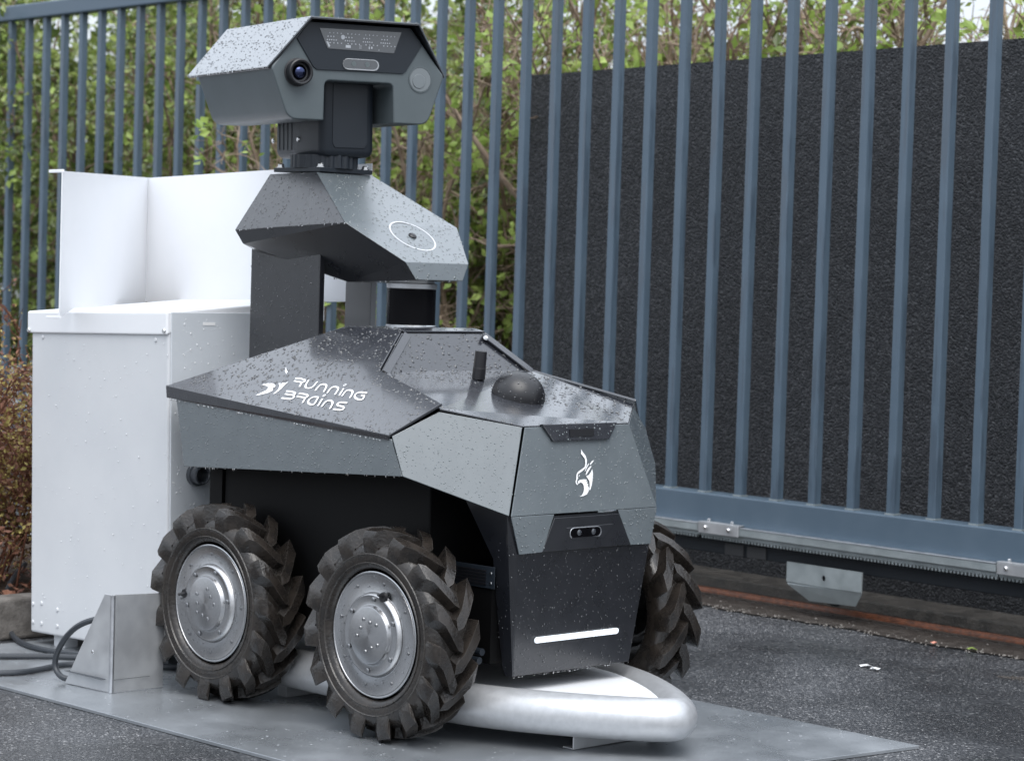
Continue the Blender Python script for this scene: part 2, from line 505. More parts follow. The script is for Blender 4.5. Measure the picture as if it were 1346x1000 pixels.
mw = bpy.data.materials.new('water'); mw.use_nodes = True
bw = mw.node_tree.nodes['Principled BSDF']
bw.inputs['Base Color'].default_value = (1, 1, 1, 1); bw.inputs['Roughness'].default_value = .0
bw.inputs['IOR'].default_value = 1.33; bw.inputs['Transmission Weight'].default_value = 1
M['water'] = mw
def sheet(mb, poly, th, out):
    P = [Vector(p) for p in poly]; n = Vector()
    for a, b in zip(P, P[1:] + P[:1]): n += a.cross(b)
    n.normalize()
    if n.dot(Vector(out)) < 0: n = -n
    mb.prism(P, n * th); return mb
def flatten(poly, i, j, k):
    P = [Vector(p) for p in poly]; n = (P[j] - P[i]).cross(P[k] - P[i]).normalized()
    return [tuple(p - n * (p - P[i]).dot(n)) for p in P]

# ================================================================== SETTING
g = MB()
# one sheet to the horizon, finer near the robot
g.poly([(-150, -150, -.008), (150, -150, -.008), (150, 150, -.008), (-150, 150, -.008)])
part('ground', g, M['asphalt'], None, kind='structure')

GA = -math.radians(2.7)
GL = Matrix.Translation((0, 1.82, 0)) @ Matrix.Rotation(GA, 4, 'Z')
def gl(x, n, z): return tuple(GL @ Vector((x, n, z)))

# dirt strip in which the running rail lies
rr = random.Random(3)
top = []; bot = []
n = 160
for k in range(n + 1):
    x = -4.6 + 7.0 * k / n
    bot.append(gl(x, -.10 + rr.uniform(-.012, .012) + .012 * math.sin(x * 9), -.004)); top.append(gl(x, .27, -.004))
d = MB(); i = len(d.v); d.v += bot + top
for k in range(n): d.f.append((k, k + 1, n + 2 + k, n + 1 + k))
part('rail_bed', d, M['dirt'], None, kind='structure')

# low concrete kerb the wall stands on
k = MB(); k.prism([gl(-4.6, .2, -.006), gl(-4.6, .215, .03), gl(-4.6, .62, .034), gl(-4.6, .62, -.006)], Vector(gl(2.4, 0, 0)) - Vector(gl(-4.6, 0, 0)))
part('wall_kerb', k, M['kerb'], None, bevel=.006, kind='structure')

# gravel crumbs along the rail edge
gm = MB(); rr = random.Random(11)
for _ in range(900):
    x = rr.uniform(-3.2, 1.6); nn = -.105 + rr.gauss(0, .016); s_ = rr.uniform(.0015, .0045)
    if rr.random() < .25: nn = rr.uniform(-.1, .2)
    c = Vector(gl(x, nn, -.003)); a = rr.uniform(0, 6)
    P = [c + Vector((math.cos(a + q * 1.57) * s_ * rr.uniform(.7, 1.3), math.sin(a + q * 1.57) * s_ * rr.uniform(.7, 1.3), 0)) for q in range(4)]
    t = c + Vector((0, 0, s_ * .9)); i = len(gm.v); gm.v += [tuple(p) for p in P] + [tuple(t)]
    for q in range(4): gm.f.append((i + q, i + (q + 1) % 4, i + 4))
tag(part('grit', gm, M['concrete'], None), 'pale grit scattered along the edge of the rusty rail bed', 'grit', kind='stuff')

# ---- running rail
r = thing('gate_rail', 'rusty brown running rail lying on the ground under the gate', 'rail', gl(-1, .1, 0), (0, 0, GA))
rm = MB()
prof = [(-.013, -.006), (-.012, .003), (-.010, .010), (-.005, .015), (.005, .015), (.010, .010), (.012, .003), (.013, -.006)]
rm.prism([(-3.6, y, z) for y, z in prof], (6.9, 0, 0))
part('rail_head', rm, M['rust'], r, smooth=True)
rm = MB(); rm.box((-3.6, -.03, -.006), (3.3, .03, .0005))
part('rail_foot', rm, M['dirt'], r)

# ---- dark wall behind the gate
wl = thing('dark_wall', 'dark rough-textured wall panel standing behind the gate', 'wall', gl(-2.39, .37, 0), (0, 0, GA))
wm = MB()
NX, NZ = 300, 110
L = 4.9
rr = random.Random(5)
def wz(x): return 1.640 + .0078 * x
from mathutils import noise
for iz in range(NZ + 1):
    for ix in range(NX + 1):
        x = L * ix / NX; z = .03 + (wz(x) - .03) * iz / NZ
        dsp = noise.noise(Vector((x * 45, z * 45, 0))) * .0006 + noise.noise(Vector((x * 3, z * 3, 3))) * .0015
        wm.v.append((x, -dsp, z))
for iz in range(NZ):
    for ix in range(NX):
        a = iz * (NX + 1) + ix
        wm.f.append((a, a + 1, a + NX + 2, a + NX + 1))
part('render_face', wm, M['rough_render'], wl, smooth=True, angle=180)
wm = MB(); wm.prism([(0, .008, .03), (0, .008, wz(0) - .003), (0, .09, wz(0) - .003), (0, .09, .03)], (L, 0, 0))
for q in (3, 2): pass
wm.v = [(x, y, z + (.0078 * x if z > .5 else 0)) for x, y, z in wm.v]
part('core_slab', wm, M['rough_render'], wl)

# ================================================================== GATE
gate = thing('sliding_gate', 'tall blue-grey steel sliding gate of vertical bars with a toothed rack along its foot', 'gate', (0, 1.82, 0), (0, 0, GA))
X0, X1 = -7.2, 1.5
b = MB(); b.box((X0, 0, 1.968), (X1, .06, 2.032)); part('top_rail', b, M['rail_paint'], gate, bevel=.006)
b = MB(); b.box((X0, 0, .2215), (X1, .08, .3125)); part('bottom_rail', b, M['rail_paint'], gate, bevel=.004)
bb = MB(); bb.box((-.0139, .013, .3095), (.0139, .0408, 1.969)); bar_me = bb.mesh('bar', M['gate_paint'])
wb = MB(); wb.box((-.016, .0105, .3128), (.016, .043, .317)); weld_me = wb.mesh('weld', M['galv'])
k = 0
x = -.108 + .1453 * 11
while x > X0 + .05:
    if x < X1 - .02:
        o = link('bar', bar_me, gate, bevel=.003, seg=2); o.location = (x, 0, 0)
        wv = link('weld', weld_me, o)
    x -= .1453
# rack: three lengths, joined by clips
def rack(xa, xb):
    m_ = MB()
    m_.box((xa, -.022, .2), (xb, -.001, .2215))
    m_.box((xa, -.012, .187), (xb, -.001, .1995))
    o = part('gear_rack', m_, M['galv'], gate, bevel=.0015)
    t = MB(); q = xa + .004
    while q < xb - .008:
        t.prism([(q, -.0115, .1868), (q + .0085, -.0115, .1868), (q + .0062, -.0115, .1795), (q + .0023, -.0115, .1795)], (0, .0105, 0)); q += .0126
    part('rack_teeth', t, M['galv'], o, kind='stuff')
    e = MB(); e.box((xa, -.0235, .2217), (xb, -.001, .2255)); part('rack_cap', e, M['alu'], o, bevel=.001)
xs = [-2.1, -1.102, -.0, 1.0]
for a, b_ in zip(xs[:-1], xs[1:]): rack(a + .002, b_ - .002)
bolt = MB(); bolt.rev([(0, .007), (.004, .007), (.0065, .004), (.0065, 0)], 10, Matrix.Rotation(PI / 2, 4, 'X')); bolt_me = bolt.mesh('bolt', M['steel'], True)
nut = MB(); nut.rev([(0, .009), (.004, .009), (.005, .007), (.005, 0)], 8); nut_me = nut.mesh('nut', M['steel'], True)
for a in (-1.102, .0):
    c = MB(); c.box((a + .004, -.026, .1965), (a + .168, -.0225, .2275)); c.box((a + .004, -.026, .2277), (a + .168, -.001, .2305))
    cl = part('rack_clip', c, M['alu_dull'], gate, bevel=.001)
    for q in (.035, .13):
        o = link('bolt', bolt_me, cl); o.location = (a + q, -.0262, .214)
        o = link('nut', nut_me, cl); o.location = (a + q, -.012, .2306)
b = MB(); b.box((X0, .015, .135), (X1, .065, .179)); part('carriage_beam', b, M['gate_dark'], gate, bevel=.003)
M['tab_grey'] = mat('tab_grey', (.03, .031, .033), .6)
for a in (-1.02, -.93, .085):
    b = MB(); b.box((a, .011, .137), (a + .075, .0145, .170)); part('spacer_tab', b, M['tab_grey'], gate)
# roller with its guard plate
b = MB()
b.v = []
for yy in (.0, .004):
    pass
P = [(-.747, .146), (-.747, .084), (-.672, .0405), (-.497, .046), (-.465, .108), (-.465, .146)]
fold = .088
def gp(x, z, th=0):
    return (x, -.014 - th + (0.018 * max(0, fold - z) / .05), z)
up_ = [(-.747, .146), (-.747, fold), (-.465, fold), (-.465, .146)]
lo_ = [(-.747, fold), (-.744, .082), (-.672, .0405), (-.497, .046), (-.467, .082), (-.465, fold)]
# bolt hole cut through the upper part
b = MB()
hc = (-.606, .113); hr = .007
ring = [(hc[0] + hr * math.cos(a * PI / 6), hc[1] + hr * 1.25 * math.sin(a * PI / 6)) for a in range(12)]
outer = []
for a in range(12):
    dx, dz = math.cos(a * PI / 6), math.sin(a * PI / 6)
    tx = ((-.465 - hc[0]) / dx) if dx > 1e-6 else (((-.747 - hc[0]) / dx) if dx < -1e-6 else 1e9)
    tz = ((.146 - hc[1]) / dz) if dz > 1e-6 else (((fold - hc[1]) / dz) if dz < -1e-6 else 1e9)
    t = min(tx, tz); outer.append((hc[0] + dx * t, hc[1] + dz * t))
corner = {(1, 0): (-.465, .146), (1, 1): (-.747, .146), (1, 2): (-.747, fold), (1, 3): (-.465, fold)}
for a in range(12):
    q = (a + 1) % 12
    b.poly([gp(*ring[a]), gp(*outer[a]), gp(*outer[q]), gp(*ring[q])])
    A, B = outer[a], outer[q]
    if abs(A[0] - B[0]) > 1e-6 and abs(A[1] - B[1]) > 1e-6:
        cx = A[0] if A[0] in (-.465, -.747) or abs(A[0] + .465) < 1e-6 or abs(A[0] + .747) < 1e-6 else B[0]
        cz = A[1] if abs(A[1] - .146) < 1e-6 or abs(A[1] - fold) < 1e-6 else B[1]
        b.poly([gp(*A), gp(cx, cz), gp(*B)])
b.poly([gp(*p) for p in lo_])
part('roller_guard', b, M['galv'], gate, solid=.004, soff=0)
b = MB(); F = Matrix.Translation((-.606, .03, .085)) @ Matrix.Rotation(-PI / 2, 4, 'X')
b.rev([(0, 0), (.05, 0), (.055, .006), (.048, .02), (.055, .034), (.05, .04), (0, .04)], 28, F); part('roller', b, M['gate_dark'], gate, True)

# ================================================================== STEEL PLATE + DOCK
pl = MB(); pl.prism([(-1.455, -.648, 0), (.555, -.645, 0), (.700, .520, 0), (-1.455, .545, 0)], (0, 0, -.0075))
plate = part('steel_plate', pl, M['plate_steel'], None, bevel=.001)
tag(plate, 'flat wet steel plate on the asphalt under the robot', 'steel plate')
drops(plate, [[(-1.455, -.648, 0), (.555, -.645, 0), (.700, .520, 0), (-1.455, .545, 0)]], 700, M['drop_clear'], .0008, .003, .2, 5, up=(0, 0, 1), lift=.0002)

guide = thing('docking_guide', 'white tubular pointed docking guide lying under the robot', 'docking guide', (0, 0, 0))
def arc_path():
    half = [(-.62, .238), (-.1, .238), (.0, .236), (.06, .23), (.138, .215), (.227, .180), (.323, .128), (.40, .075), (.45, .035), (.466, .014), (.471, 0)]
    return [(x_, .008 - y_) for x_, y_ in half] + [(x_, .008 + y_) for x_, y_ in reversed(half[:-1])]
AP = arc_path()
def smooth_path(P, it=2):
    for _ in range(it):
        Q = [P[0]]
        for a, b_ in zip(P[:-1], P[1:]):
            Q.append(tuple(a[i] * .75 + b_[i] * .25 for i in range(len(a)))); Q.append(tuple(a[i] * .25 + b_[i] * .75 for i in range(len(a))))
        P = Q + [P[-1]]
    return P
AP3 = smooth_path([(x_, y_, .0735) for x_, y_ in AP])
t = MB(); t.tube(AP3, .0435, 28); part('guide_tube', t, M['tube_white'], guide, smooth=True)
inner = [(x_ - .0, y_) for x_, y_ in AP]
t = MB()
t.prism([(p[0], p[1], .099) for p in AP], (0, 0, .004)); part('cover_sheet', t, M['white_gloss'], guide)
t = MB(); t.prism([(.312, -.112, .001), (.312, .11, .001), (.312, .11, .05), (.312, -.112, .05)], (.003, 0, 0))
t.box((.285, -.112, .001), (.3115, .11, .004)); part('foot_bracket', t, M['alu_dull'], guide, bevel=.001)
t = MB(); t.box((-.5, -.22, .001), (-.47, .23, .04)); part('foot_bracket', t, M['alu_dull'], guide, bevel=.001)

# ================================================================== CHARGING CABINET
CX = -1.16
cab = thing('charging_cabinet', 'white metal charging cabinet standing behind the robot with an open weather shield on top', 'cabinet', (CX, 0, 0), (0, -.03, 0))
lx0, lx1 = -1.435 - CX, -.862 - CX
y0, y1 = -.26, .195
c = MB(); c.prism([(lx0, y0, .035), (lx1, y0, .035), (lx1, y1, .035), (lx0, y1, .035)], (0, 0, .76))
part('cabinet_body', c, M['white_paint'], cab, bevel=.006, seg=3)
# side sheet facing the robot
c = MB(); c.box((lx1 + .0005, y0 + .005, .04), (lx1 + .004, y1 - .005, .83)); sp = part('side_sheet', c, M['cab_grey'], cab, bevel=.002)
# lid: front skirt + sloping top
c = MB()
c.prism([(lx0 - .012, y0 - .006, .776), (lx0 - .012, y0 - .006, .831), (lx0 - .012, y1 + .01, .866), (lx0 - .012, y1 + .01, .81), (lx0 - .012, y0 + .05, .797)], (lx1 - lx0 + .014, 0, 0))
lid = part('lid', c, M['white_gloss'], cab, bevel=.005, seg=3)
sc = MB(); sc.rev([(0, .004), (.0045, .004), (.006, .002), (.006, 0)], 10, Matrix.Rotation(PI / 2, 4, 'X')); sc_me = sc.mesh('screw', M['steel'], True)
for sx, zz in ((lx0 - .002, .784), (lx1 - .008, .786)):
    o = link('screw', sc_me, lid); o.location = (sx, y0 - .0062, zz)
rv = MB(); rv.rev([(0, .003), (.004, .0025), (.006, 0)], 10, Matrix.Rotation(PI / 2, 4, 'X')); rv_me = rv.mesh('rivet', M['white_paint'], True)
for sx, zz in ((lx0 + .05, .767), (lx1 - .05, .765), (lx0 + .012, .06), (lx0 + .012, .105), (lx0 + .05, .06), (lx0 + .05, .11), (lx0 + .12, .06), (lx0 + .12, .1)):
    o = link('rivet', rv_me, cab); o.location = (sx, y0 - .0002, zz)
for sx in (lx0 + .075, lx1 - .12):
    for sy in (y0 + .02, y1 - .06):
        c = MB(); c.box((sx, sy, 0), (sx + .045, sy + .04, .036)); c.box((sx - .02, sy - .003, 0), (sx + .045, sy - .0005, .006)); part('foot', c, M['white_paint'], cab, bevel=.001)
# small nameplate and socket on the side sheet
c = MB(); c.box((lx1 + .0045, -.165, .800), (lx1 + .005, -.13, .807)); part('nameplate', c, M['print_white'], cab)
M['socket_grey'] = mat('socket_grey', (.05, .056, .065), .3, coat=.6)
s_o = MB(); F = Matrix.Translation((lx1 + .004, -.185, .452)) @ Matrix.Rotation(PI / 2, 4, 'Y')
s_o.rev([(.026, 0), (.026, .012), (.022, .014), (.022, .03), (.0185, .032), (.0165, .03), (.0165, .008), (0, .008)], 28, F)
part('socket', s_o, M['socket_grey'], cab, True)
# weather shield: L-shaped sheet
def shp(x_, y_, z_): return (x_ - CX + .03 * z_, y_, z_)
c = MB()
F_, K_, E_ = (-1.21, -.345), (-1.63, .2), (-.718, .2)
def lerp2(a, b_, t_): return (a[0] + (b_[0] - a[0]) * t_, a[1] + (b_[1] - a[1]) * t_)
A_ = lerp2(F_, K_, .145)
c.poly([shp(*F_, .814), shp(*A_, .838), shp(*K_, .858), shp(*K_, 1.19), shp(*F_, 1.163)])
part('shield_wing', c, M['white_gloss'], cab, solid=.0025, soff=0)
c = MB(); c.poly([shp(*K_, .860), shp(*E_, .860), shp(*E_, 1.189), shp(*K_, 1.189)])
part('shield_back', c, M['white_gloss'], cab, solid=.0025, soff=0)
c = MB()
u = Vector((F_[0] - K_[0], F_[1] - K_[1], 0)).normalized(); nn = Vector((-u.y, u.x, 0))
for zt, zb in ((1.167, 1.159), (.819, .813)):
    a = Vector(shp(*F_, zt)); a.z = 0; q = [a, a + Vector((-.04, -.012, 0))]
    c.prism([(q[0].x, q[0].y, zb), (q[1].x, q[1].y, zb), (q[1].x, q[1].y, zt), (q[0].x, q[0].y, zt)], nn * .006)
part('shield_hinge', c, M['white_gloss'], cab, bevel=.001)
drops(cab, [[(lx0, y0 - .001, .04), (lx1, y0 - .001, .04), (lx1, y0 - .001, .77), (lx0, y0 - .001, .77)]], 900, M['drop_white'], .0006, .002, .5, 21, up=(0, -1, 0), run=.5)
drops(sp, [[(lx1 + .004, y0 + .01, .05), (lx1 + .004, y1, .05), (lx1 + .004, y1, .82), (lx1 + .004, y0 + .01, .82)]], 3500, M['drop_white'], .0006, .0022, .5, 22, up=(1, 0, 0), run=.8)

# aluminium wheel stop
st = thing('wheel_stop', 'bare aluminium angled wheel stop on the plate behind the rear wheel', 'wheel stop', (-.734, -.505, 0))
c = MB(); c.poly([(-.16, -.012, .001), (0, 0, .001), (0, 0, .218), (-.025, -.002, .218)]); part('side_gusset', c, M['alu_dull'], st, solid=.004, soff=-1, bevel=.001)
c = MB(); c.poly([(.0045, 0.002, .001), (.0045, .138, .001), (.0045, .138, .214), (.0045, 0.002, .219)]); part('stop_face', c, M['alu_dull'], st, solid=.004, soff=0, bevel=.001)
c = MB(); c.tube([(.003, .001, .001), (.003, .001, .217)], .0055, 12); part('corner_bend', c, M['alu'], st, smooth=True)
c = MB(); c.box((-.155, -.0165, .03), (-.01, -.0035, .0308)); c.box((.009, .004, .030), (.0098, .1, .0308)); part('seam', c, M['cable'], st)
c = MB(); c.rev([(0, .001), (.0035, .001), (.0045, 0)], 10, Matrix.Translation((-.055, -.0105, .085)) @ Matrix.Rotation(PI / 2, 4, 'X')); part('hole_plug', c, M['steel'], st, True)

# cables
def cable(pts, label):
    P = smooth_path(pts, 3); m_ = MB(); m_.tube(P, .0068, 10)
    o = part('power_cable', m_, M['cable'], None, smooth=True)
    tag(o, label, 'cable', 'black cables beside the charging cabinet')
cable([(-1.95, .05, .12), (-1.80, -.10, .09), (-1.691, -.175, .04), (-1.57, -.235, .012), (-1.484, -.278, .0075), (-1.38, -.315, .0075), (-1.29, -.325, .0075), (-1.2, -.30, .0075), (-1.0, -.2, .0075)],
      'black cable coming down from the shrub bed to the cabinet foot')
cable([(-1.5, -.72, .0075), (-1.3, -.53, .0075), (-1.23, -.42, .0075), (-1.182, -.35, .0075), (-1.13, -.31, .0075), (-1.0, -.22, .0075)],
      'black cable running flat across the plate between two others')
cable([(-1.25, -.82, .0075), (-1.1, -.65, .0075), (-1.03, -.55, .0075), (-1.05, -.47, .0075), (-1.08, -.40, .0075), (-1.02, -.32, .0075), (-.9, -.2, .0075)],
      'black cable nearest the front edge of the plate')
cable([(-.77, -.42, .13), (-.79, -.48, .16), (-.833, -.512, .146), (-.886, -.515, .115), (-.923, -.515, .076), (-.939, -.515, .046), (-.932, -.515, .022), (-.9, -.515, .008), (-.86, -.47, .0075), (-.8, -.4, .0075)],
      'thick black cable looped up behind the aluminium wheel stop')

# ================================================================== ROBOT
rob = thing('security_robot', 'dark grey faceted four-wheeled security robot with a camera head on a mast', 'robot', (0, 0, 0))
FC = (.023, -.373, .619); TIP = (.085, -.287, .686); CR = (-.184, -.222, .740); RF = (-.235, -.117, .824); RB = (-.422, -.117, .824); RCo = (-.826, -.307, .672)
TIPd = (.079, -.285, .675)
hn = Vector((0, -.62507, .78057)); he2 = Vector((0, .78057, .62507))
# ---- hood
h = MB()
left = [RCo, FC, TIP, CR, RF, RB]
h.poly(left); h.poly([mirror(p) for p in reversed(left)])
h.poly([RB, RF, mirror(RF), mirror(RB)])
h.poly([RCo, RB, mirror(RB), mirror(RCo)])
hood = part('hood', h, M['paint_dark'], rob, solid=.006, soff=-1, bevel=.0015)
# turned-down lip of the hood
for s in (1, -1):
    l = MB()
    a = Vector(FC) + Vector((0, -.0005, .001)); b_ = Vector(RCo) + Vector((0, -.0005, .001))
    l.prism([(p.x, p.y * s, p.z) for p in (b_, a, a + Vector((-.002, .003, -.011)), b_ + Vector((.0, .003, -.028)))], (0, .006 * s, 0))
    part('hood_lip', l, M['paint_dark'], hood, bevel=.001)
drops(hood, [left, [RCo, RB, mirror(RB), mirror(RCo)], [RB, RF, mirror(RF), mirror(RB)]], 8000, M['drop_dark'], .0009, .0030, .55, 1,
      edges=[(Vector(FC) + Vector((0, 0, -.011)), Vector(RCo) + Vector((0, 0, -.028)))], edge_n=120, run=.7, power=1.8)
# lettering: ribbons lying on the hood
STROKES = [[[-0.44, 0.1456], [-0.415, 0.1448], [-0.403, 0.142], [-0.4, 0.137], [-0.406, 0.1335], [-0.436, 0.137]], [[-0.406, 0.1334], [-0.4, 0.1192]], [[-0.392, 0.1434], [-0.386, 0.1249], [-0.377, 0.1185], [-0.366, 0.1170], [-0.357, 0.1213], [-0.36, 0.1406]], [[-0.339, 0.1114], [-0.342, 0.1292], [-0.336, 0.1342], [-0.323, 0.1327], [-0.316, 0.127], [-0.309, 0.1099]], [[-0.295, 0.1071], [-0.299, 0.1246], [-0.292, 0.1292], [-0.279, 0.1278], [-0.272, 0.122], [-0.267, 0.105]], [[-0.251, 0.1028], [-0.259, 0.1264]], [[-0.241, 0.1021], [-0.245, 0.1192], [-0.237, 0.1228], [-0.225, 0.1206], [-0.218, 0.1149], [-0.212, 0.0985]], [[-0.175, 0.1178], [-0.198, 0.1194], [-0.207, 0.1135], [-0.202, 0.1035], [-0.189, 0.0971], [-0.169, 0.095], [-0.174, 0.1092], [-0.186, 0.1099]], [[-0.428, 0.1021], [-0.403, 0.1014], [-0.391, 0.0971], [-0.391, 0.0907], [-0.423, 0.0929]], [[-0.391, 0.0907], [-0.383, 0.0843], [-0.388, 0.0775], [-0.421, 0.0793]], [[-0.381, 0.0985], [-0.355, 0.0971], [-0.343, 0.0929], [-0.346, 0.0862], [-0.378, 0.0886]], [[-0.347, 0.0857], [-0.34, 0.0701]], [[-0.309, 0.0921], [-0.326, 0.0915], [-0.331, 0.0815], [-0.325, 0.0729], [-0.315, 0.0679], [-0.299, 0.0665], [-0.309, 0.0921]], [[-0.284, 0.0651], [-0.292, 0.088]], [[-0.271, 0.0637], [-0.274, 0.0807], [-0.267, 0.0857], [-0.254, 0.0829], [-0.246, 0.0765], [-0.24, 0.0601]], [[-0.205, 0.0821], [-0.229, 0.0829], [-0.233, 0.0765], [-0.223, 0.0715], [-0.206, 0.0701], [-0.198, 0.0651], [-0.202, 0.0583], [-0.229, 0.0601]]]
RINGS = [[-0.264, 0.1362], [-0.296, 0.0985]]
def hoodp(u_, v_, lift): return Vector(FC) + Vector((1, 0, 0)) * u_ + he2 * v_ + hn * lift
def ribbon(mb, pts, wd, f, lift):
    P = []
    # round the inner corners a little
    P.append(Vector(pts[0]))
    for k_ in range(1, len(pts) - 1):
        p = Vector(pts[k_]); a = Vector(pts[k_ - 1]); c_ = Vector(pts[k_ + 1])
        P += [p.lerp(a, .3), p.lerp(p.lerp(a, .3).lerp(p.lerp(c_, .3), .5), .7), p.lerp(c_, .3)]
    P.append(Vector(pts[-1]))
    i = len(mb.v)
    for k_, p in enumerate(P):
        t_ = (P[min(k_ + 1, len(P) - 1)] - P[max(k_ - 1, 0)])
        t_ = t_.normalized() if t_.length > 1e-9 else Vector((1, 0))
        nr = Vector((-t_.y, t_.x))
        for s_ in (1, -1): mb.v.append(tuple(f(*(p + nr * wd / 2 * s_), lift)))
    for k_ in range(len(P) - 1):
        mb.f.append((i + 2 * k_, i + 2 * k_ + 1, i + 2 * k_ + 3, i + 2 * k_ + 2))
lt = MB()
for k_, s_ in enumerate(STROKES): ribbon(lt, s_, .0046, hoodp, .0007 + .00004 * k_)
for c_ in RINGS:
    ribbon(lt, [[c_[0] + .0032 * math.cos(a * PI / 5), c_[1] + .0032 * math.sin(a * PI / 5)] for a in range(11)], .0016, hoodp, .0012)
lo = part('lettering', lt, M['print_white'], hood)
EMBH = [[[-0.45, 0.1313], [-0.464, 0.1278], [-0.477, 0.1242], [-0.467, 0.1178], [-0.459, 0.105], [-0.461, 0.0886], [-0.455, 0.0921], [-0.451, 0.1071], [-0.452, 0.1199]], [[-0.528, 0.1149], [-0.516, 0.1213], [-0.498, 0.1228], [-0.484, 0.1192], [-0.477, 0.1135], [-0.481, 0.1071], [-0.473, 0.1007], [-0.477, 0.0935], [-0.486, 0.0886], [-0.503, 0.0815], [-0.513, 0.0807], [-0.503, 0.09], [-0.495, 0.0985], [-0.495, 0.1064], [-0.503, 0.1114], [-0.515, 0.1142]], [[-0.506, 0.1782], [-0.484, 0.1626], [-0.482, 0.1562], [-0.497, 0.1662]]]
def tri(mb):
    me = mb.mesh('emblem', M['print_white']); bm = bmesh.new(); bm.from_mesh(me); bmesh.ops.triangulate(bm, faces=bm.faces); bm.to_mesh(me); bm.free(); return me
for p_ in EMBH:
    em = MB(); em.poly([hoodp(u_, v_, .0008) for u_, v_ in p_]); link('emblem', tri(em), hood)

# ---- front deck
CRd = (-.176, -.224, .736); RFd = (-.229, -.121, .817)
FT = (.187, -.156, .644)
dk = MB()
dk.poly([RFd, CRd, mirror(CRd), mirror(RFd)])
dk.poly([CRd, TIPd, FT, mirror(FT), mirror(TIPd), mirror(CRd)])
deck = part('front_deck', dk, M['paint_dark'], rob, solid=.004, soff=-1, bevel=.0012)
# folded strip at the top of the deck and flanges along its edges
fl = MB()
fl.prism([(-.252, -.112, .8275), (-.252, .112, .8275), (-.226, .121, .8215), (-.226, -.119, .8215)], (0, 0, -.004))
part('deck_flange', fl, M['paint_dark'], deck, bevel=.001)
dn = Vector((.77, 0, .64)).normalized()
for s in (1, -1):
    A_, B_ = Vector((-.227, -.119 * s, .816)), Vector((-.176, -.2225 * s, .7365))
    fl = MB(); inw = Vector((.008, .013 * s, -.0095))
    fl.prism([A_ + dn * .001, B_ + dn * .001, B_ + inw + dn * .001, A_ + inw + dn * .001], dn * .005)
    part('edge_flange', fl, M['paint_dark'], deck, bevel=.001)
b = MB(); b.rev([(0, .006), (.004, .005), (.0055, 0)], 10, Matrix.Translation((-.21, .108, .806)) @ Matrix.Rotation(.8, 4, 'Y')); part('screw', b, M['white_gloss'], deck, True)
drops(deck, [[RFd, CRd, mirror(CRd), mirror(RFd)], [CRd, TIPd, FT, mirror(FT), mirror(TIPd), mirror(CRd)]], 7500, M['drop_dark'], .0009, .0031, .5, 2, run=.7, power=1.8)

# ---- side panels
FB = (.218, -.218, .466); SB = (.069, -.371, .540)
sideF = flatten([(.033, -.3715, .6175), (.077, -.286, .668), (.186, -.157, .641), (.217, -.2165, .467), (.069, -.3715, .5405)], 1, 2, 3)
for s in (1, -1):
    f_ = MB(); f_.poly([(p[0], p[1] * s, p[2]) for p in sideF]); so = part('corner_panel', f_, M['paint_grey'], rob, solid=.003, soff=0, bevel=.001)
    if s == 1: drops(so, [sideF], 13000, M['drop_grey'], .0006, .0017, .5, 3, run=.4, lift=.0017)
    else: drops(so, [[mirror(p) for p in sideF]], 6000, M['drop_grey'], .0007, .0019, .5, 4, run=.5, lift=.0017)
    rs = [(-.826, -.300, .652), (.026, -.366, .612), (.067, -.3695, .540), (-.749, -.306, .494)]
    rs[0] = (-.79, -.303, .655)
    f_ = MB(); f_.poly([(p[0], p[1] * s, p[2]) for p in rs]); so = part('flank_panel', f_, M['paint_grey'], rob, solid=.004, soff=0, bevel=.001)
    if s == 1: drops(so, [rs], 12000, M['drop_grey'], .0006, .0016, .7, 5, run=.4, lift=.0022, edges=[(rs[3], rs[2])], edge_n=40)
# rear closing sheet
f_ = MB(); f_.poly([(-.79, -.303, .655), (-.749, -.306, .494), (-.749, .306, .494), (-.79, .303, .655)]); part('tail_panel', f_, M['paint_grey'], rob, solid=.004, soff=0)

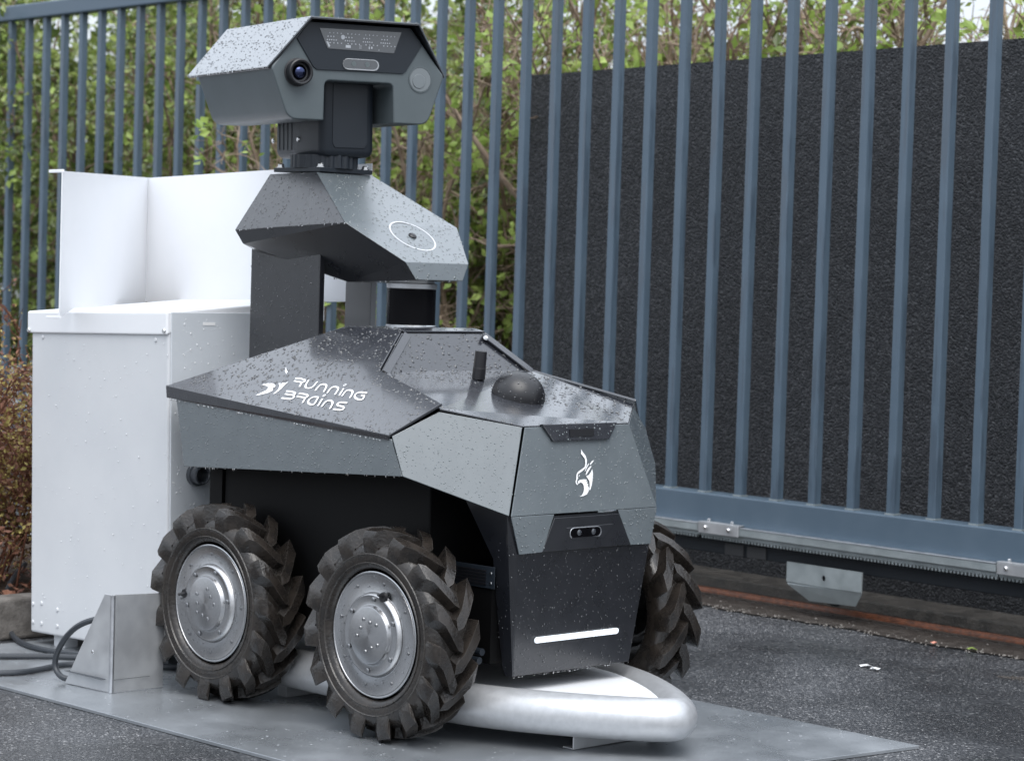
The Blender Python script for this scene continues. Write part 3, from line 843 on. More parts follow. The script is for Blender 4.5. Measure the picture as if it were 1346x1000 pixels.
# ---- front panel (upper), bent at the level of FB
ft = [(.188, -.153, .641), (.188, .153, .641), (.2195, .2145, .466), (.2195, -.2145, .466)]
fp = MB(); sheet(fp, ft, .003, (1, 0, 0)); fpo = part('front_panel', fp, M['paint_grey'], rob, bevel=.001)
for sg in (-1, 1):
    fp = MB(); sheet(fp, [(.2196, .2143 * sg, .4655), (.2202, .094 * sg, .4655), (.2255, .130 * sg, .391), (.2238, .193 * sg, .3895)], .003, (1, 0, 0))
    part('front_tab', fp, M['paint_grey'], rob, bevel=.001)
drops(fpo, [ft, [(.2215, -.2145, .466), (.2215, -.094, .459), (.2265, -.130, .391), (.2248, -.193, .3895)], [(.2215, .2145, .466), (.2215, .094, .459), (.2265, .130, .391), (.2248, .193, .3895)]], 12000, M['drop_grey'], .0006, .0018, .8, 6, run=.3, lift=.0028)
EMB = [[[-0.0, -0.0518], [0.004, -0.0579], [0.011, -0.0651], [0.014, -0.0741], [0.012, -0.0843], [0.007, -0.0914], [-0.002, -0.0965], [-0.011, -0.1006], [-0.016, -0.1026], [-0.018, -0.1067], [-0.017, -0.1108], [-0.021, -0.1159], [-0.022, -0.1199], [-0.019, -0.124], [-0.022, -0.125], [-0.025, -0.122], [-0.026, -0.1179], [-0.023, -0.1128], [-0.022, -0.1067], [-0.02, -0.1016], [-0.015, -0.0975], [-0.003, -0.0924], [0.005, -0.0885], [0.008, -0.0812], [0.008, -0.0722], [0.003, -0.0661], [-0.002, -0.061]], [[-0.01, -0.1026], [-0.014, -0.1087], [-0.015, -0.1067]], [[-0.019, -0.1179], [-0.013, -0.1148], [-0.002, -0.1138], [0.009, -0.1148], [0.005, -0.1179], [0.01, -0.1189], [0.007, -0.122], [0.012, -0.125], [0.009, -0.1259], [0.012, -0.132], [0.01, -0.1393], [0.004, -0.1453], [-0.007, -0.1483], [-0.019, -0.1493], [-0.011, -0.1463], [-0.006, -0.1412], [-0.003, -0.1342], [-0.003, -0.1271], [-0.006, -0.122], [-0.011, -0.1199], [-0.019, -0.123]], [[0.027, -0.0936], [0.028, -0.1026], [0.025, -0.1157], [0.021, -0.1269], [0.015, -0.1371], [0.012, -0.1361], [0.015, -0.1269], [0.015, -0.1179], [0.011, -0.1128], [0.007, -0.1077], [0.015, -0.1057], [0.022, -0.0996]], [[0.025, -0.0863], [0.025, -0.0885], [0.019, -0.0945], [0.008, -0.1047], [0.005, -0.1057], [0.01, -0.0965], [0.017, -0.0904]], [[0.018, -0.0812], [0.019, -0.0834], [0.011, -0.0914], [0.006, -0.0975], [0.004, -0.0975], [0.01, -0.0885]], [[0.035, -0.0751], [0.031, -0.0792], [0.023, -0.0853], [0.021, -0.0834], [0.026, -0.0783]]]
fn = Vector((.98422, 0, .17694)); fev = Vector((-.17694, 0, .98422))
em = MB()
for p_ in EMB: em.poly([Vector((.188, 0, .644)) + Vector((0, 1, 0)) * u_ + fev * v_ + fn * .0046 for u_, v_ in p_])
link('emblem', tri(em), fpo)
# dark sensor bump under the deck's front edge
nb = MB()
P1 = [(.193, -.110, .648), (.193, .110, .648), (.1985, .0815, .6125), (.1985, -.0815, .6125)]
nb.prism([(p[0] + .0055, p[1], p[2]) for p in P1], (-.012, 0, -.002))
nbo = part('brow_sensor', nb, M['paint_dark'], rob, bevel=.002)
c = MB(); c.prism([(.2003 + .0016, -.036, .636), (.2003 + .0016, .034, .636), (.2026 + .001, .034, .621), (.2026 + .001, -.036, .621)], (.001, 0, 0)); part('sensor_window', c, M['black_plastic'], nbo)
drops(nbo, [[(p[0] + .006, p[1], p[2]) for p in P1]], 7000, M['drop_grey'], .0008, .0022, .6, 7, run=.4)

# ---- black nose below
sk = [(.2215, -.194, .3885), (.2215, .194, .3885), (.195, .1705, .137), (.195, -.1705, .137)]
mid = [(.2195, -.212, .462), (.2195, .212, .462), (.2215, .194, .3885), (.2215, -.194, .3885)]
nz = MB(); sheet(nz, sk, -.003, (1, 0, 0)); nose = part('nose_cover', nz, M['paint_black'], rob, bevel=.0012)
nz = MB(); sheet(nz, mid, -.003, (1, 0, 0)); part('nose_upper', nz, M['paint_black'], rob)
for sg in (1, -1):
    nz = MB(); nz.poly([(p[0], p[1] * sg, p[2]) for p in ((.2190, -.212, .462), (.2210, -.194, .3885), (.1945, -.1705, .137), (.176, -.1725, .137), (.168, -.174, .155), (.155, -.191, .33), (.155, -.196, .373), (.082, -.217, .50), (.1, -.221, .53), (.21, -.214, .47))])
    part('nose_cheek', nz, M['paint_black'], rob, solid=.002, soff=0)
drops(nose, [sk], 6500, M['drop_dark'], .0005, .0014, .75, 8, run=.6, edges=[((.196, -.17, .137), (.196, .17, .137))], edge_n=45, lift=.0022)
drops(nose, [[(.2195, -.214, .462), (.2215, -.196, .3885), (.195, -.1725, .137), (.176, -.1745, .137), (.168, -.176, .155), (.155, -.193, .33), (.155, -.198, .373)]], 2500, M['drop_dark'], .0006, .0019, .55, 9, up=(0, -1, 0), lift=.0022)
# camera recess plate in the black part
cp = MB(); cp.prism([(.2235, -.095, .4585), (.2235, .095, .4585), (.2265, .131, .3915), (.2265, -.131, .3915)], (.002, 0, 0))
cpo = part('camera_plate', cp, M['paint_black'], rob, bevel=.001)
def slot(cxx, cyy, czz, wy, wz_, th, nseg=6):
    P = []
    for k_ in range(nseg + 1):
        a = -PI / 2 + PI * k_ / nseg; P.append((cxx, cyy + wy - wz_ + wz_ * math.cos(a), czz + wz_ * math.sin(a)))
    for k_ in range(nseg + 1):
        a = PI / 2 + PI * k_ / nseg; P.append((cxx, cyy - wy + wz_ + wz_ * math.cos(a), czz + wz_ * math.sin(a)))
    return P
c = MB(); c.prism(slot(.2265, -.006, .4245, .047, .0118, 0), (.0022, 0, 0)); fr = part('camera_bezel', c, M['alu'], cpo, bevel=.0006)
c = MB(); c.prism(slot(.2288, -.007, .4255, .044, .0095, 0), (.0006, 0, 0)); part('camera_window', c, M['lens_glass'], cpo)
for yy in (-.026, .016):
    c = MB(); c.rev([(0, .0012), (.004, .001), (.0062, 0)], 16, Matrix.Translation((.2295, yy, .4255)) @ Matrix.Rotation(PI / 2, 4, 'Y')); part('lens', c, M['smoke_glass'], cpo, True)
c = MB(); c.prism([(.2256, -.062, .437), (.2256, .058, .4385), (.2256, .078, .4385), (.2266, .05, .411), (.2268, -.045, .411)], (.0022, 0, 0))
part('camera_surround', c, M['paint_black'], cpo, bevel=.001)
# light bar
lb = slot(.2052, .0005, .2085, .1235, .0062, 0, 8)
c = MB(); c.prism([(p[0] + (p[2] - .2085) * .105, p[1], p[2]) for p in lb], (.0025, 0, 0)); lbar = part('light_bar', c, M['led'], rob)
for k_ in range(13):
    c = MB(); yy = -.108 + .018 * k_
    c.box((.2078, yy - .0005, .2036), (.2085, yy + .0005, .2134)); part('light_divider', c, M['cab_grey'], lbar)

# ---- chassis
c = MB(); c.prism([(-.672, y_, z_) for y_, z_ in ((-.25, .16), (.25, .16), (.25, .55), (-.25, .55))], (.69, 0, 0)); ch = part('chassis', c, M['chassis'], rob, bevel=.004)
c = MB(); c.box((-.72, -.255, .3), (-.675, .255, .5)); part('rear_box', c, M['chassis'], rob)
c = MB(); c.prism([(-.70, -.28, .53), (.0, -.30, .53), (.12, -.2, .53), (.12, .2, .53), (.0, .30, .53), (-.70, .28, .53)], (0, 0, .012)); part('floor_tray', c, M['chassis'], rob)
gv = MB(); gv.box((.03, -.2025, .313), (.166, -.2005, .358)); gvo = part('vent_grille', gv, M['ptz'], rob, bevel=.001)
for k_ in range(5):
    c = MB(); z_ = .322 + .0065 * k_
    c.box((.034, -.2047, z_ - .0018), (.142, -.2027, z_ + .0018)); part('slat', c, M['black_plastic'], gvo)
for z_ in (.325, .345):
    c = MB(); c.rev([(0, .0025), (.0025, .002), (.0032, 0)], 8, Matrix.Translation((.156, -.2027, z_)) @ Matrix.Rotation(PI / 2, 4, 'X')); part('screw', c, M['steel'], gvo, True)
c = MB(); c.box((.03, -.198, .16), (.155, .198, .31)); part('front_bay', c, M['chassis'], rob)
for yy, zz in ((-.215, .185), (-.222, .168)):
    c = MB(); c.tube([(.03, yy, zz), (.15, yy, zz)], .0075, 10); part('hose', c, M['ptz'], rob, smooth=True)

# ---- wheels
TR = .209
def tyre_mesh():
    m_ = MB(); F = Matrix.Rotation(PI / 2, 4, 'X')   # local z -> -Y : positive height is the outer side
    hw = .0525; rc = .190
    prof = [(.128, .040), (.131, .046), (.136, .0495), (.150, .0525), (.165, .0525), (.174, .048), (.181, .039), (.184, .025), (.185, .0), (.184, -.025), (.181, -.039), (.174, -.048), (.165, -.0525), (.150, -.0525), (.136, -.0495), (.128, -.040)]
    m_.rev(prof, 96, F)
    # moulded rings on the sidewall
    for rr_ in (.141, .158):
        m_.rev([(rr_ - .0015, .0505 if rr_ < .15 else .0526), (rr_, .0535 if rr_ < .15 else .0545), (rr_ + .0015, .0515 if rr_ < .15 else .0527)], 96, F)
    # chevron lugs
    N = 15; rq = random.Random(2)
    def P(th, y_, r_): return Vector((r_ * math.cos(th), -y_, r_ * math.sin(th)))
    for side in (1, -1):
        for k_ in range(N):
            th0 = 2 * PI * (k_ + (.5 if side < 0 else 0)) / N
            # stations: (lateral, base radius, top radius, angular offset, half width)
            S_ = [(-.007, .183, .2045, -.36, .0105), (.008, .183, .2085, -.30, .017), (.026, .182, .209, -.17, .019), (.042, .176, .2085, -.05, .019), (.0525, .172, .2045, .0, .018), (.0585, .162, .190, .014, .0155), (.0560, .156, .170, .02, .0125)]
            i = len(m_.v)
            for (la, rb, rt, da, hw_) in S_:
                th = th0 + da; w1 = hw_ / rt; w2 = (hw_ + .0035) / rb
                wob = rq.uniform(-.0012, .0012)
                lat_b = min(la, .0515) * side if la > 0 else la * side
                la_t = la * side
                m_.v += [tuple(P(th - w2, lat_b, rb)), tuple(P(th - w1, la_t, rt + wob)), tuple(P(th + w1, la_t, rt + wob * .5)), tuple(P(th + w2, lat_b, rb))]
            for q in range(len(S_) - 1):
                for e in range(3):
                    m_.f.append((i + q * 4 + e, i + q * 4 + e + 1, i + q * 4 + 5 + e, i + q * 4 + 4 + e))
            m_.f.append((i, i + 1, i + 2, i + 3)); e = i + (len(S_) - 1) * 4; m_.f.append((e, e + 3, e + 2, e + 1))
    return m_.mesh('tyre', M['rubber'], True, 32)
tyre_me = tyre_mesh()
m_ = MB(); F = Matrix.Rotation(PI / 2, 4, 'X')
m_.rev([(.129, .040), (.1285, .0435), (.1265, .0445), (.1245, .0440), (.1235, .0425), (.1225, .0440), (.0885, .0400), (.0870, .0408), (.0835, .0500), (.0805, .0520), (.0630, .0500), (.0612, .0508), (.0580, .0585), (.0555, .0595), (.0, .0595)], 72, F)
rim_me = m_.mesh('rim', M['rim_metal'], True, 40)
M['bolt_grey'] = mat('bolt_grey', (.22, .225, .235), .35, metal=.9)
m_ = MB()
for k_ in range(10):
    a = 2 * PI * k_ / 10 + .2; r_ = .029 + (.004 if k_ % 2 else -.003)
    if k_ in (4, 8): continue
    m_.rev([(0, .0025), (.003, .002), (.0042, 0)], 8, F @ Matrix.Translation((r_ * math.cos(a), r_ * math.sin(a), .0597)))
for k_ in range(6):
    a = 2 * PI * k_ / 6 + .3
    m_.rev([(0, .004), (.0035, .0035), (.005, .002), (.005, 0)], 8, F @ Matrix.Translation((.0705 * math.cos(a),   .0715 * math.sin(a), .0517)))
for k_ in range(8):
    a = 2 * PI * k_ / 8 + .15
    m_.rev([(0, .003), (.003, .0025), (.0038, 0)], 8, F @ Matrix.Translation((.104 * math.cos(a), .104 * math.sin(a), .0418)))
bolts_me = m_.mesh('rim_bolts', M['bolt_grey'], True)
m_ = MB(); vv = F @ Matrix.Translation((.083, 0, .0512)); m_.rev([(0, .0012), (.0095, .0012), (.011, -.004)], 14, vv); m_.tube([tuple(vv @ Vector((0, 0, .0))), tuple(vv @ Vector((.006, .003, .012)))], .0032, 8); valve_me = m_.mesh('valve', M['black_plastic'], True)
rimdrop_me = None
for (wx, wy, out, spin, wzv) in ((0, -.3325, 1, math.radians(-68), .2145), (-.547, -.3325, 1, math.radians(-172), .213), (0, .3325, -1, .4, .2145), (-.547, .3325, -1, .9, .213)):
    wh = bpy.data.objects.new('wheel', None); COL.objects.link(wh); wh.parent = rob; wh.location = (wx, wy, wzv)
    # roll by rotating about local Y; far wheels are turned round
    wh.scale = (1.035, 1.0, 1.035)
    wh.rotation_euler = (0, spin, 0) if out == 1 else (0, spin, PI)
    link('tyre', tyre_me, wh); rm_o = link('rim', rim_me, wh); rm_o.scale = (.965, 1, .965); link('rim_bolts', bolts_me, wh, kind='stuff'); link('valve', valve_me, wh)
    if out == 1:
        dd = drops(wh, [[(.12 * math.cos(a * PI / 8), -.0432, .12 * math.sin(a * PI / 8)) for a in range(16)]], 9000, M['drop_rim'], .0006, .0016, .5, 31 + int(wx * 10), up=(0, -1, 0), lift=.0003)
for wx in (0, -.547):
    c = MB(); c.tube([(wx, -.3, .21), (wx, .3, .21)], .05, 20); part('axle', c, M['chassis'], rob, smooth=True)

# ---- aerial and dome
c = MB(); ax = Vector((.085, .02, 1)).normalized()
base = Vector((-.114, 0, .722))
c.tube([base, base + ax * .024, base + ax * .0245, base + ax * .058, base + ax * .0605, base + ax * .061], [.0142, .0142, .0136, .0128, .0126, .0118], 20)
aer = part('antenna', c, M['black_plastic'], rob, smooth=True)
dq = MB(); dt = math.atan(.099 / .363)
DF = Matrix.Translation((.004, .006, .6905)) @ Matrix.Rotation(dt, 4, 'Y')
dq.rev([(.0575 * math.cos(a), .052 * math.sin(a) + .002) for a in [k_ * PI / 2 / 12 for k_ in range(12)]] + [(.0001, .054)], 40, DF); dome_o = part('gps_dome', dq, M['black_plastic'], rob, smooth=True, angle=60)
rr = random.Random(77); pp = []
dm = MB()
dpol = []
for k_ in range(16):
    for j in range(8):
        a0, a1 = 2 * PI * k_ / 16, 2 * PI * (k_ + 1) / 16; e0, e1_ = PI / 2 * j / 8, PI / 2 * (j + 1) / 8
        def sp_(a, e): return DF @ Vector((.0581 * math.cos(e) * math.cos(a), .0581 * math.cos(e) * math.sin(a), .0526 * math.sin(e) + .002))
        dpol.append([sp_(a0, e0), sp_(a1, e0), sp_(a1, e1_), sp_(a0, e1_)])
# normals outwards from the dome centre
dvs = []
for q, pl_ in enumerate(dpol):
    c_ = sum((Vector(p) for p in pl_), Vector()) / 4 - DF.translation
    o_ = drops(dome_o, [pl_], 6500, M['drop_dark'], .0009, .0024, .55, 100 + q, up=c_)
    if o_: dvs.append(o_)
# one mesh of rain on the dome
if dvs:
    jb = bmesh.new()
    for o_ in dvs: jb.from_mesh(o_.data)
    jb.to_mesh(dvs[0].data); jb.free()
    for p in dvs[0].data.polygons: p.use_smooth = True
    for o_ in dvs[1:]: bpy.data.objects.remove(o_)

# ---- mast
c = MB(); c.box((-.757, -.125, .655), (-.508, -.110, 1.03)); near = part('mast_panel', c, M['paint_black'], rob, bevel=.0015)
drops(near, [[(-.757, -.125, .7), (-.508, -.125, .7), (-.508, -.125, 1.0), (-.757, -.125, 1.0)]], 7000, M['drop_dark'], .0006, .0018, .55, 12, up=(0, -1, 0), run=.4)
c = MB(); c.box((-.652, .072, .80), (-.56, .088, 1.0)); part('mast_post', c, mat('post_paint', (.2, .205, .215), .35, spec=.6, coat=.5), rob, bevel=.0015)
# ---- neck
TBL, TFL = (-.749, -.083, 1.1635), (-.58, -.083, 1.167)
MBL, MFL = (-.768, -.166, 1.032), (-.376, -.166, 1.051)
TTL, TBo = (-.256, -.0935, .969), (-.247, -.069, .931)
LBk = (-.743, -.160, 1.001); LBu = (-.47, -.075, .921)
LBr = (-.735, -.13, .985)
nk = MB()
for s in (1, -1):
    S2 = lambda *P: [(p[0], p[1] * s, p[2]) for p in P]
    nk.poly(S2(TBL, TFL, MFL, MBL)); nk.poly(S2(MBL, MFL, TTL, TBo, LBu, LBr, LBk))
nk.poly([TFL, mirror(TFL), mirror(MFL), MFL]); nk.poly([MFL, mirror(MFL), mirror(TTL), TTL]); nk.poly([TTL, mirror(TTL), mirror(TBo), TBo])
nk.poly([TBL, mirror(TBL), mirror(TFL), TFL]); nk.poly([TBL, mirror(TBL), mirror(MBL), MBL]); nk.poly([MBL, mirror(MBL), mirror(LBk), LBk]); nk.poly([LBk, mirror(LBk), mirror(LBr), LBr])
nk.poly([LBr, mirror(LBr), mirror(LBu), LBu]); nk.poly([LBu, mirror(LBu), mirror(TBo), TBo])
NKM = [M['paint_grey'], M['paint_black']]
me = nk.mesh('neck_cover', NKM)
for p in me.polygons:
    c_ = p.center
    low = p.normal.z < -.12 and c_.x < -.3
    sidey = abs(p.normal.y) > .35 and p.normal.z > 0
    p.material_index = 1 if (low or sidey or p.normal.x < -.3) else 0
    p.use_smooth = False
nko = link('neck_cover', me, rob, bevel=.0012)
drops(nko, [[TFL, mirror(TFL), mirror(MFL), MFL], [MFL, mirror(MFL), mirror(TTL), TTL], [TTL, mirror(TTL), mirror(TBo), TBo]], 7500, M['drop_grey'], .0008, .0024, .5, 13, up=(1, 0, .6), run=.5,
      edges=[(TBo, mirror(TBo))], edge_n=14)
drops(nko, [[TBL, TFL, MFL, MBL]], 7000, M['drop_dark'], .0007, .0022, .5, 14, up=(0, -1, .6), run=.7, edges=[(MBL, MFL)], edge_n=25)
drops(nko, [], 0, M['drop_clear'], seed=15, edges=[(LBr, LBu), (LBu, TBo)], edge_n=9)
# ring and button on the neck's slope
e1_ = (Vector(TTL) - Vector(MFL)); e1_.y = 0; e1_.normalize(); e2_ = Vector((0, 1, 0)); en = e1_.cross(e2_); en = en if en.z > 0 else -en
RFm = Matrix((( e2_.x, e1_.x, en.x, -.341), (e2_.y, e1_.y, en.y, .0), (e2_.z, e1_.z, en.z, 1.0265), (0, 0, 0, 1)))
c = MB(); c.rev([(.0530, .0), (.0530, .0012), (.0570, .0012), (.0570, .0)], 56, RFm); part('light_ring', c, M['ring_white'], nko, True)
c = MB(); c.rev([(0, .006), (.006, .0055), (.0095, .003), (.010, 0)], 20, RFm); part('button', c, M['black_plastic'], nko, True)
# ---- lidar
c = MB(); LF = Matrix.Translation((-.338, 0, 0))
c.rev([(0, .812), (.0562, .812), (.0562, .829), (.0545, .831)], 48, LF); lid_o = part('lidar', c, M['alu'], rob, True)
c = MB(); c.rev([(.0540, .8312), (.0540, .910)], 48, LF); part('scan_window', c, M['scan_black'], lid_o, True)
c = MB(); c.rev([(.0545, .9105), (.0562, .912), (.0562, .922), (.05, .924), (.05, .95), (0, .95)], 48, LF); part('top_collar', c, M['alu_dull'], lid_o, True)

# ---- pan-tilt base
c = MB(); c.box((-.742, -.078, 1.1685), (-.574, .078, 1.1785)); pb = part('pan_tilt_base', c, M['ptz'], rob, bevel=.001)
for bx_, by_ in ((-.73, -.066), (-.586, -.066), (-.586, .066), (-.73, .066)):
    c = MB(); c.rev([(0, .009), (.006, .009), (.0075, .007), (.0075, .002), (.01, .002), (.01, 0)], 12, Matrix.Translation((bx_, by_, 1.1787))); part('bolt', c, M['steel'], pb, True)
Hd = (Matrix.Translation((-.6203, 0, 1.25)) @ Euler((0.0, 0, -.2302)).to_matrix().to_4x4() @ Matrix.Rotation(.0056, 4, 'Y') @ Matrix.Rotation(.0187, 4, 'X') @ Matrix.Translation((0, 0, -1.25)))
def H_(x_, y_, z_): return tuple(Hd @ Vector((x_, y_, z_)))
c = MB()
for k_ in range(24):
    a = 2 * PI * k_ / 24
pr_ = []
for k_ in range(96):
    a = 2 * PI * k_ / 96; r_ = .076 - (.003 if (k_ // 2) % 2 else 0); pr_.append((-.645 + r_ * math.cos(a) * 1.05, -.008 + r_ * math.sin(a), 1.178))
c.prism(pr_, (0, 0, .03)); part('pan_ring', c, M['ptz'], rob)
# ---- pan-tilt body
def rrect(x0_, x1_, y0_, y1_, r_, z_, n_=5):
    P = []
    for cx_, cy_, a0 in ((x1_ - r_, y1_ - r_, 0), (x0_ + r_, y1_ - r_, PI / 2), (x0_ + r_, y0_ + r_, PI), (x1_ - r_, y0_ + r_, 1.5 * PI)):
        for k_ in range(n_ + 1):
            a = a0 + PI / 2 * k_ / n_; P.append((cx_ + r_ * math.cos(a), cy_ + r_ * math.sin(a), z_))
    return P
c = MB(); ly = []
for z_, ins in ((1.204, .012), (1.207, .006), (1.213, .002), (1.22, 0), (1.40, 0)):
    ly.append([H_(*p) for p in rrect(-.185 + ins, .062 - ins, -.064 + ins, .0735 - ins, .018, z_)])
i = 0; n_ = len(ly[0])
for l in ly: c.v += l
for q in range(len(ly) - 1):
    for j in range(n_):
        c.f.append((q * n_ + j, q * n_ + (j + 1) % n_, (q + 1) * n_ + (j + 1) % n_, (q + 1) * n_ + j))
c.f.append(tuple(range(n_))); c.f.append(tuple(range((len(ly) - 1) * n_, len(ly) * n_)))
pt = part('pan_tilt_body', c, M['ptz'], rob, smooth=True, angle=50)
fins = MB()
for k_ in range(4):
    x_ = -.165 + .022 * k_
    P = [Vector(H_(*q)) for q in ((x_, -.0642, 1.222), (x_ + .008, -.0642, 1.222), (x_ + .008, -.0642, 1.29), (x_, -.0642, 1.29))]
    fins.prism(P, Vector(H_(0, -.0009, 0)) - Vector(H_(0, 0, 0)))
part('cooling_fin', fins, M['ptz'], pt, bevel=.001)
fp_ = MB(); fp_.prism([H_(.0622, -.03, 1.225), H_(.0622, .045, 1.225), H_(.0622, .052, 1.235), H_(.0622, .052, 1.37), H_(.0622, -.036, 1.37), H_(.0622, -.036, 1.235)], Vector(H_(.0018, 0, 0)) - Vector(H_(0, 0, 0)))
part('face_relief', fp_, M['ptz'], pt, bevel=.0012)
for x_ in (-.19, -.055):
    c = MB(); c.rev([(0, .004), (.005, .003), (.006, 0)], 10, Hd @ Matrix.Translation((x_ + .0, -.0645, 1.245)) @ Matrix.Rotation(PI / 2, 4, 'X')); part('screw', c, M['steel'], pt, True)

# ---- camera head
FX, BX = .1223, -.2853
def facepoly(shrink=0):
    o = []
    V_, B_, N_, T_ = (.2175, 1.3934), (.1756, 1.2818), (.0880, 1.2820), (.0865, 1.3713)
    top_ = (.1305, 1.4990)
    def rnd(a, b_, c_, r_, n__=4):
        a, b_, c_ = Vector(a), Vector(b_), Vector(c_); p0 = b_ + (a - b_).normalized() * r_; p1 = b_ + (c_ - b_).normalized() * r_
        return [tuple((p0.lerp(b_, t__)).lerp(b_.lerp(p1, t__), t__)) for t__ in [k__ / n__ for k__ in range(n__ + 1)]]
    half = [top_] + rnd(top_, V_, B_, .008) + rnd(V_, B_, N_, .022, 6) + [N_] + rnd(N_, T_, (0, T_[1]), .014, 5)
    L_ = [(-y_, z_) for y_, z_ in half]                    # left side from top down to the notch
    Rr = [(y_, z_) for y_, z_ in reversed(half)]
    return L_ + Rr
FPY = facepoly()
c = MB(); dv = Vector(H_(BX, 0, 0)) - Vector(H_(FX, 0, 0))
c.prism([H_(FX, y_, z_) for y_, z_ in FPY], dv)
me = c.mesh('camera_head', M['paint_head'], True, 25)
head = link('camera_head', me, rob, bevel=.003, seg=3)
# roof sheet (visor)
A0, A1 = (.1149, .2235, 1.3945), (-.33, .2235, 1.3945)
C0, C1 = (.1511, .1352, 1.507), (-.303, .1352, 1.507)
v_ = MB()
v_.poly([H_(A0[0], -A0[1], A0[2]), H_(C0[0], -C0[1], C0[2]), H_(C1[0], -C1[1], C1[2]), H_(A1[0], -A1[1], A1[2])])
v_.poly([H_(C0[0], -C0[1], C0[2]), H_(*C0), H_(*C1), H_(C1[0], -C1[1], C1[2])])
v_.poly([H_(*C0), H_(*A0), H_(*A1), H_(*C1)])
M['visor_paint'] = mat('visor_paint', (.13, .145, .16), .25, coat=1, coat_rough=.08, bump=.08, bscale=500, bdist=.0005)
vis = part('visor', v_, M['visor_paint'], head, solid=.003, soff=0)
v_ = MB()
def sh_(p, s_): return H_(p[0] + .0008, p[1] * s_ * .988, p[2] - .0032)
v_.poly([sh_(A0, -1), sh_(C0, -1), sh_(C1, -1), sh_(A1, -1)]); v_.poly([sh_(C0, -1), sh_(C0, 1), sh_(C1, 1), sh_(C1, -1)]); v_.poly([sh_(C0, 1), sh_(A0, 1), sh_(A1, 1), sh_(C1, 1)])
part('visor_lining', v_, M['paint_black'], head, solid=.002, soff=0)
drops(vis, [[H_(A0[0], -A0[1], A0[2]), H_(C0[0], -C0[1], C0[2]), H_(C1[0], -C1[1], C1[2]), H_(A1[0], -A1[1], A1[2])]], 9000, M['drop_visor'], .0007, .0022, .5, 17, up=(0, -1, 1), run=.4, power=1.7,
      edges=[(H_(A0[0], -A0[1], A0[2]), H_(A1[0], -A1[1], A1[2]))], edge_n=40, lift=.002)
drops(vis, [[H_(C0[0], -C0[1], C0[2]), H_(*C0), H_(*C1), H_(C1[0], -C1[1], C1[2])]], 8000, M['drop_visor'], .0009, .0028, .5, 18, up=(0, 0, 1), lift=.002)
# drip tray sheet under the left cheek
# front dark plate
def fl_(pts, x0_, th): 
    m__ = MB(); m__.prism([H_(FX + x0_, y_, z_) for y_, z_ in pts], Vector(H_(th, 0, 0)) - Vector(H_(0, 0, 0))); return m__
pp_ = [(-.1265, 1.4985), (.1265, 1.4985), (.1575, 1.4610), (.1165, 1.4000), (.108, 1.3945), (-.108, 1.3935), (-.1165, 1.3990), (-.1575, 1.4600)]
plate_o = part('sensor_plate', fl_(pp_, .0003, .003), M['ptz'], head, bevel=.001)
ww = [(-.103, 1.4855), (.103, 1.4875), (.0845, 1.4395), (-.0825, 1.4415)]
part('lamp_window', fl_(ww, .0034, .0012), M['smoke_glass'], plate_o)
# LED rows seen behind the window
ld = MB(); rr = random.Random(4)
def dot(y_, z_, r_):
    ld.prism([H_(FX + .0047, y_ + r_ * math.cos(a * PI / 4), z_ + r_ * math.sin(a * PI / 4)) for a in range(8)], Vector(H_(.0003, 0, 0)) - Vector(H_(0, 0, 0)))
for gq in range(4):
    gy = -.075 + .045 * gq + (.012 if gq > 2 else 0) * 0
    for k_ in range(4):
        dot(gy + .0095 * k_ - .003, 1.4765 - .0006 * k_ * 0, .0014)
        dot(gy + .0095 * k_ - .002, 1.4545, .0014)
    for k_ in range(3): dot(gy + .007 * k_ - .007, 1.4685, .0015)
    for k_ in range(5): dot(gy + .0055 * k_ - .009, 1.4610, .0015)
dot(-.045, 1.4685, .0052)
def rect(y0_, z0_, y1_, z1_): ld.prism([H_(FX + .0047, y0_, z0_), H_(FX + .0047, y1_, z0_), H_(FX + .0047, y1_, z1_), H_(FX + .0047, y0_, z1_)], Vector(H_(.0003, 0, 0)) - Vector(H_(0, 0, 0)))
rect(-.038, 1.4455, -.0255, 1.4515); rect(.020, 1.4455, .0225, 1.4515); rect(.026, 1.4465, .0295, 1.451); rect(-.004, 1.446, .002, 1.447); rect(-.004, 1.4505, .002, 1.4515); rect(.044, 1.4440, .048, 1.4450)
ld.prism([H_(FX + .0047, -.0865, 1.4575), H_(FX + .0047, -.0815, 1.4565), H_(FX + .0047, -.0765, 1.4465), H_(FX + .0047, -.0800, 1.4445)], Vector(H_(.0003, 0, 0)) - Vector(H_(0, 0, 0)))
M['led_dim'] = mat('led_dim', (.42, .44, .47), .4)
part('led_row', ld, M['led_dim'], plate_o)
sl = [(p[1], p[2]) for p in slot(0, .001, 1.4095, .0455, .0125, 0)]
M['lamp_dim'] = mat('lamp_dim', (.09, .11, .115), .15, spec=.6)
part('range_finder', fl_(sl, .0034, .0025), M['alu_dull'], plate_o, bevel=.0006)
sl = [(p[1], p[2]) for p in slot(0, -.0005, 1.4105, .0435, .0102, 0)]
part('finder_window', fl_(sl, .006, .0008), M['smoke_glass'], plate_o)
for yy in (-.018, .016):
    part('finder_lens', fl_([(yy + .0058 * math.cos(a * PI / 8), 1.4105 + .0058 * math.sin(a * PI / 8)) for a in range(16)], .0069, .0006), M['lamp_dim'], plate_o)
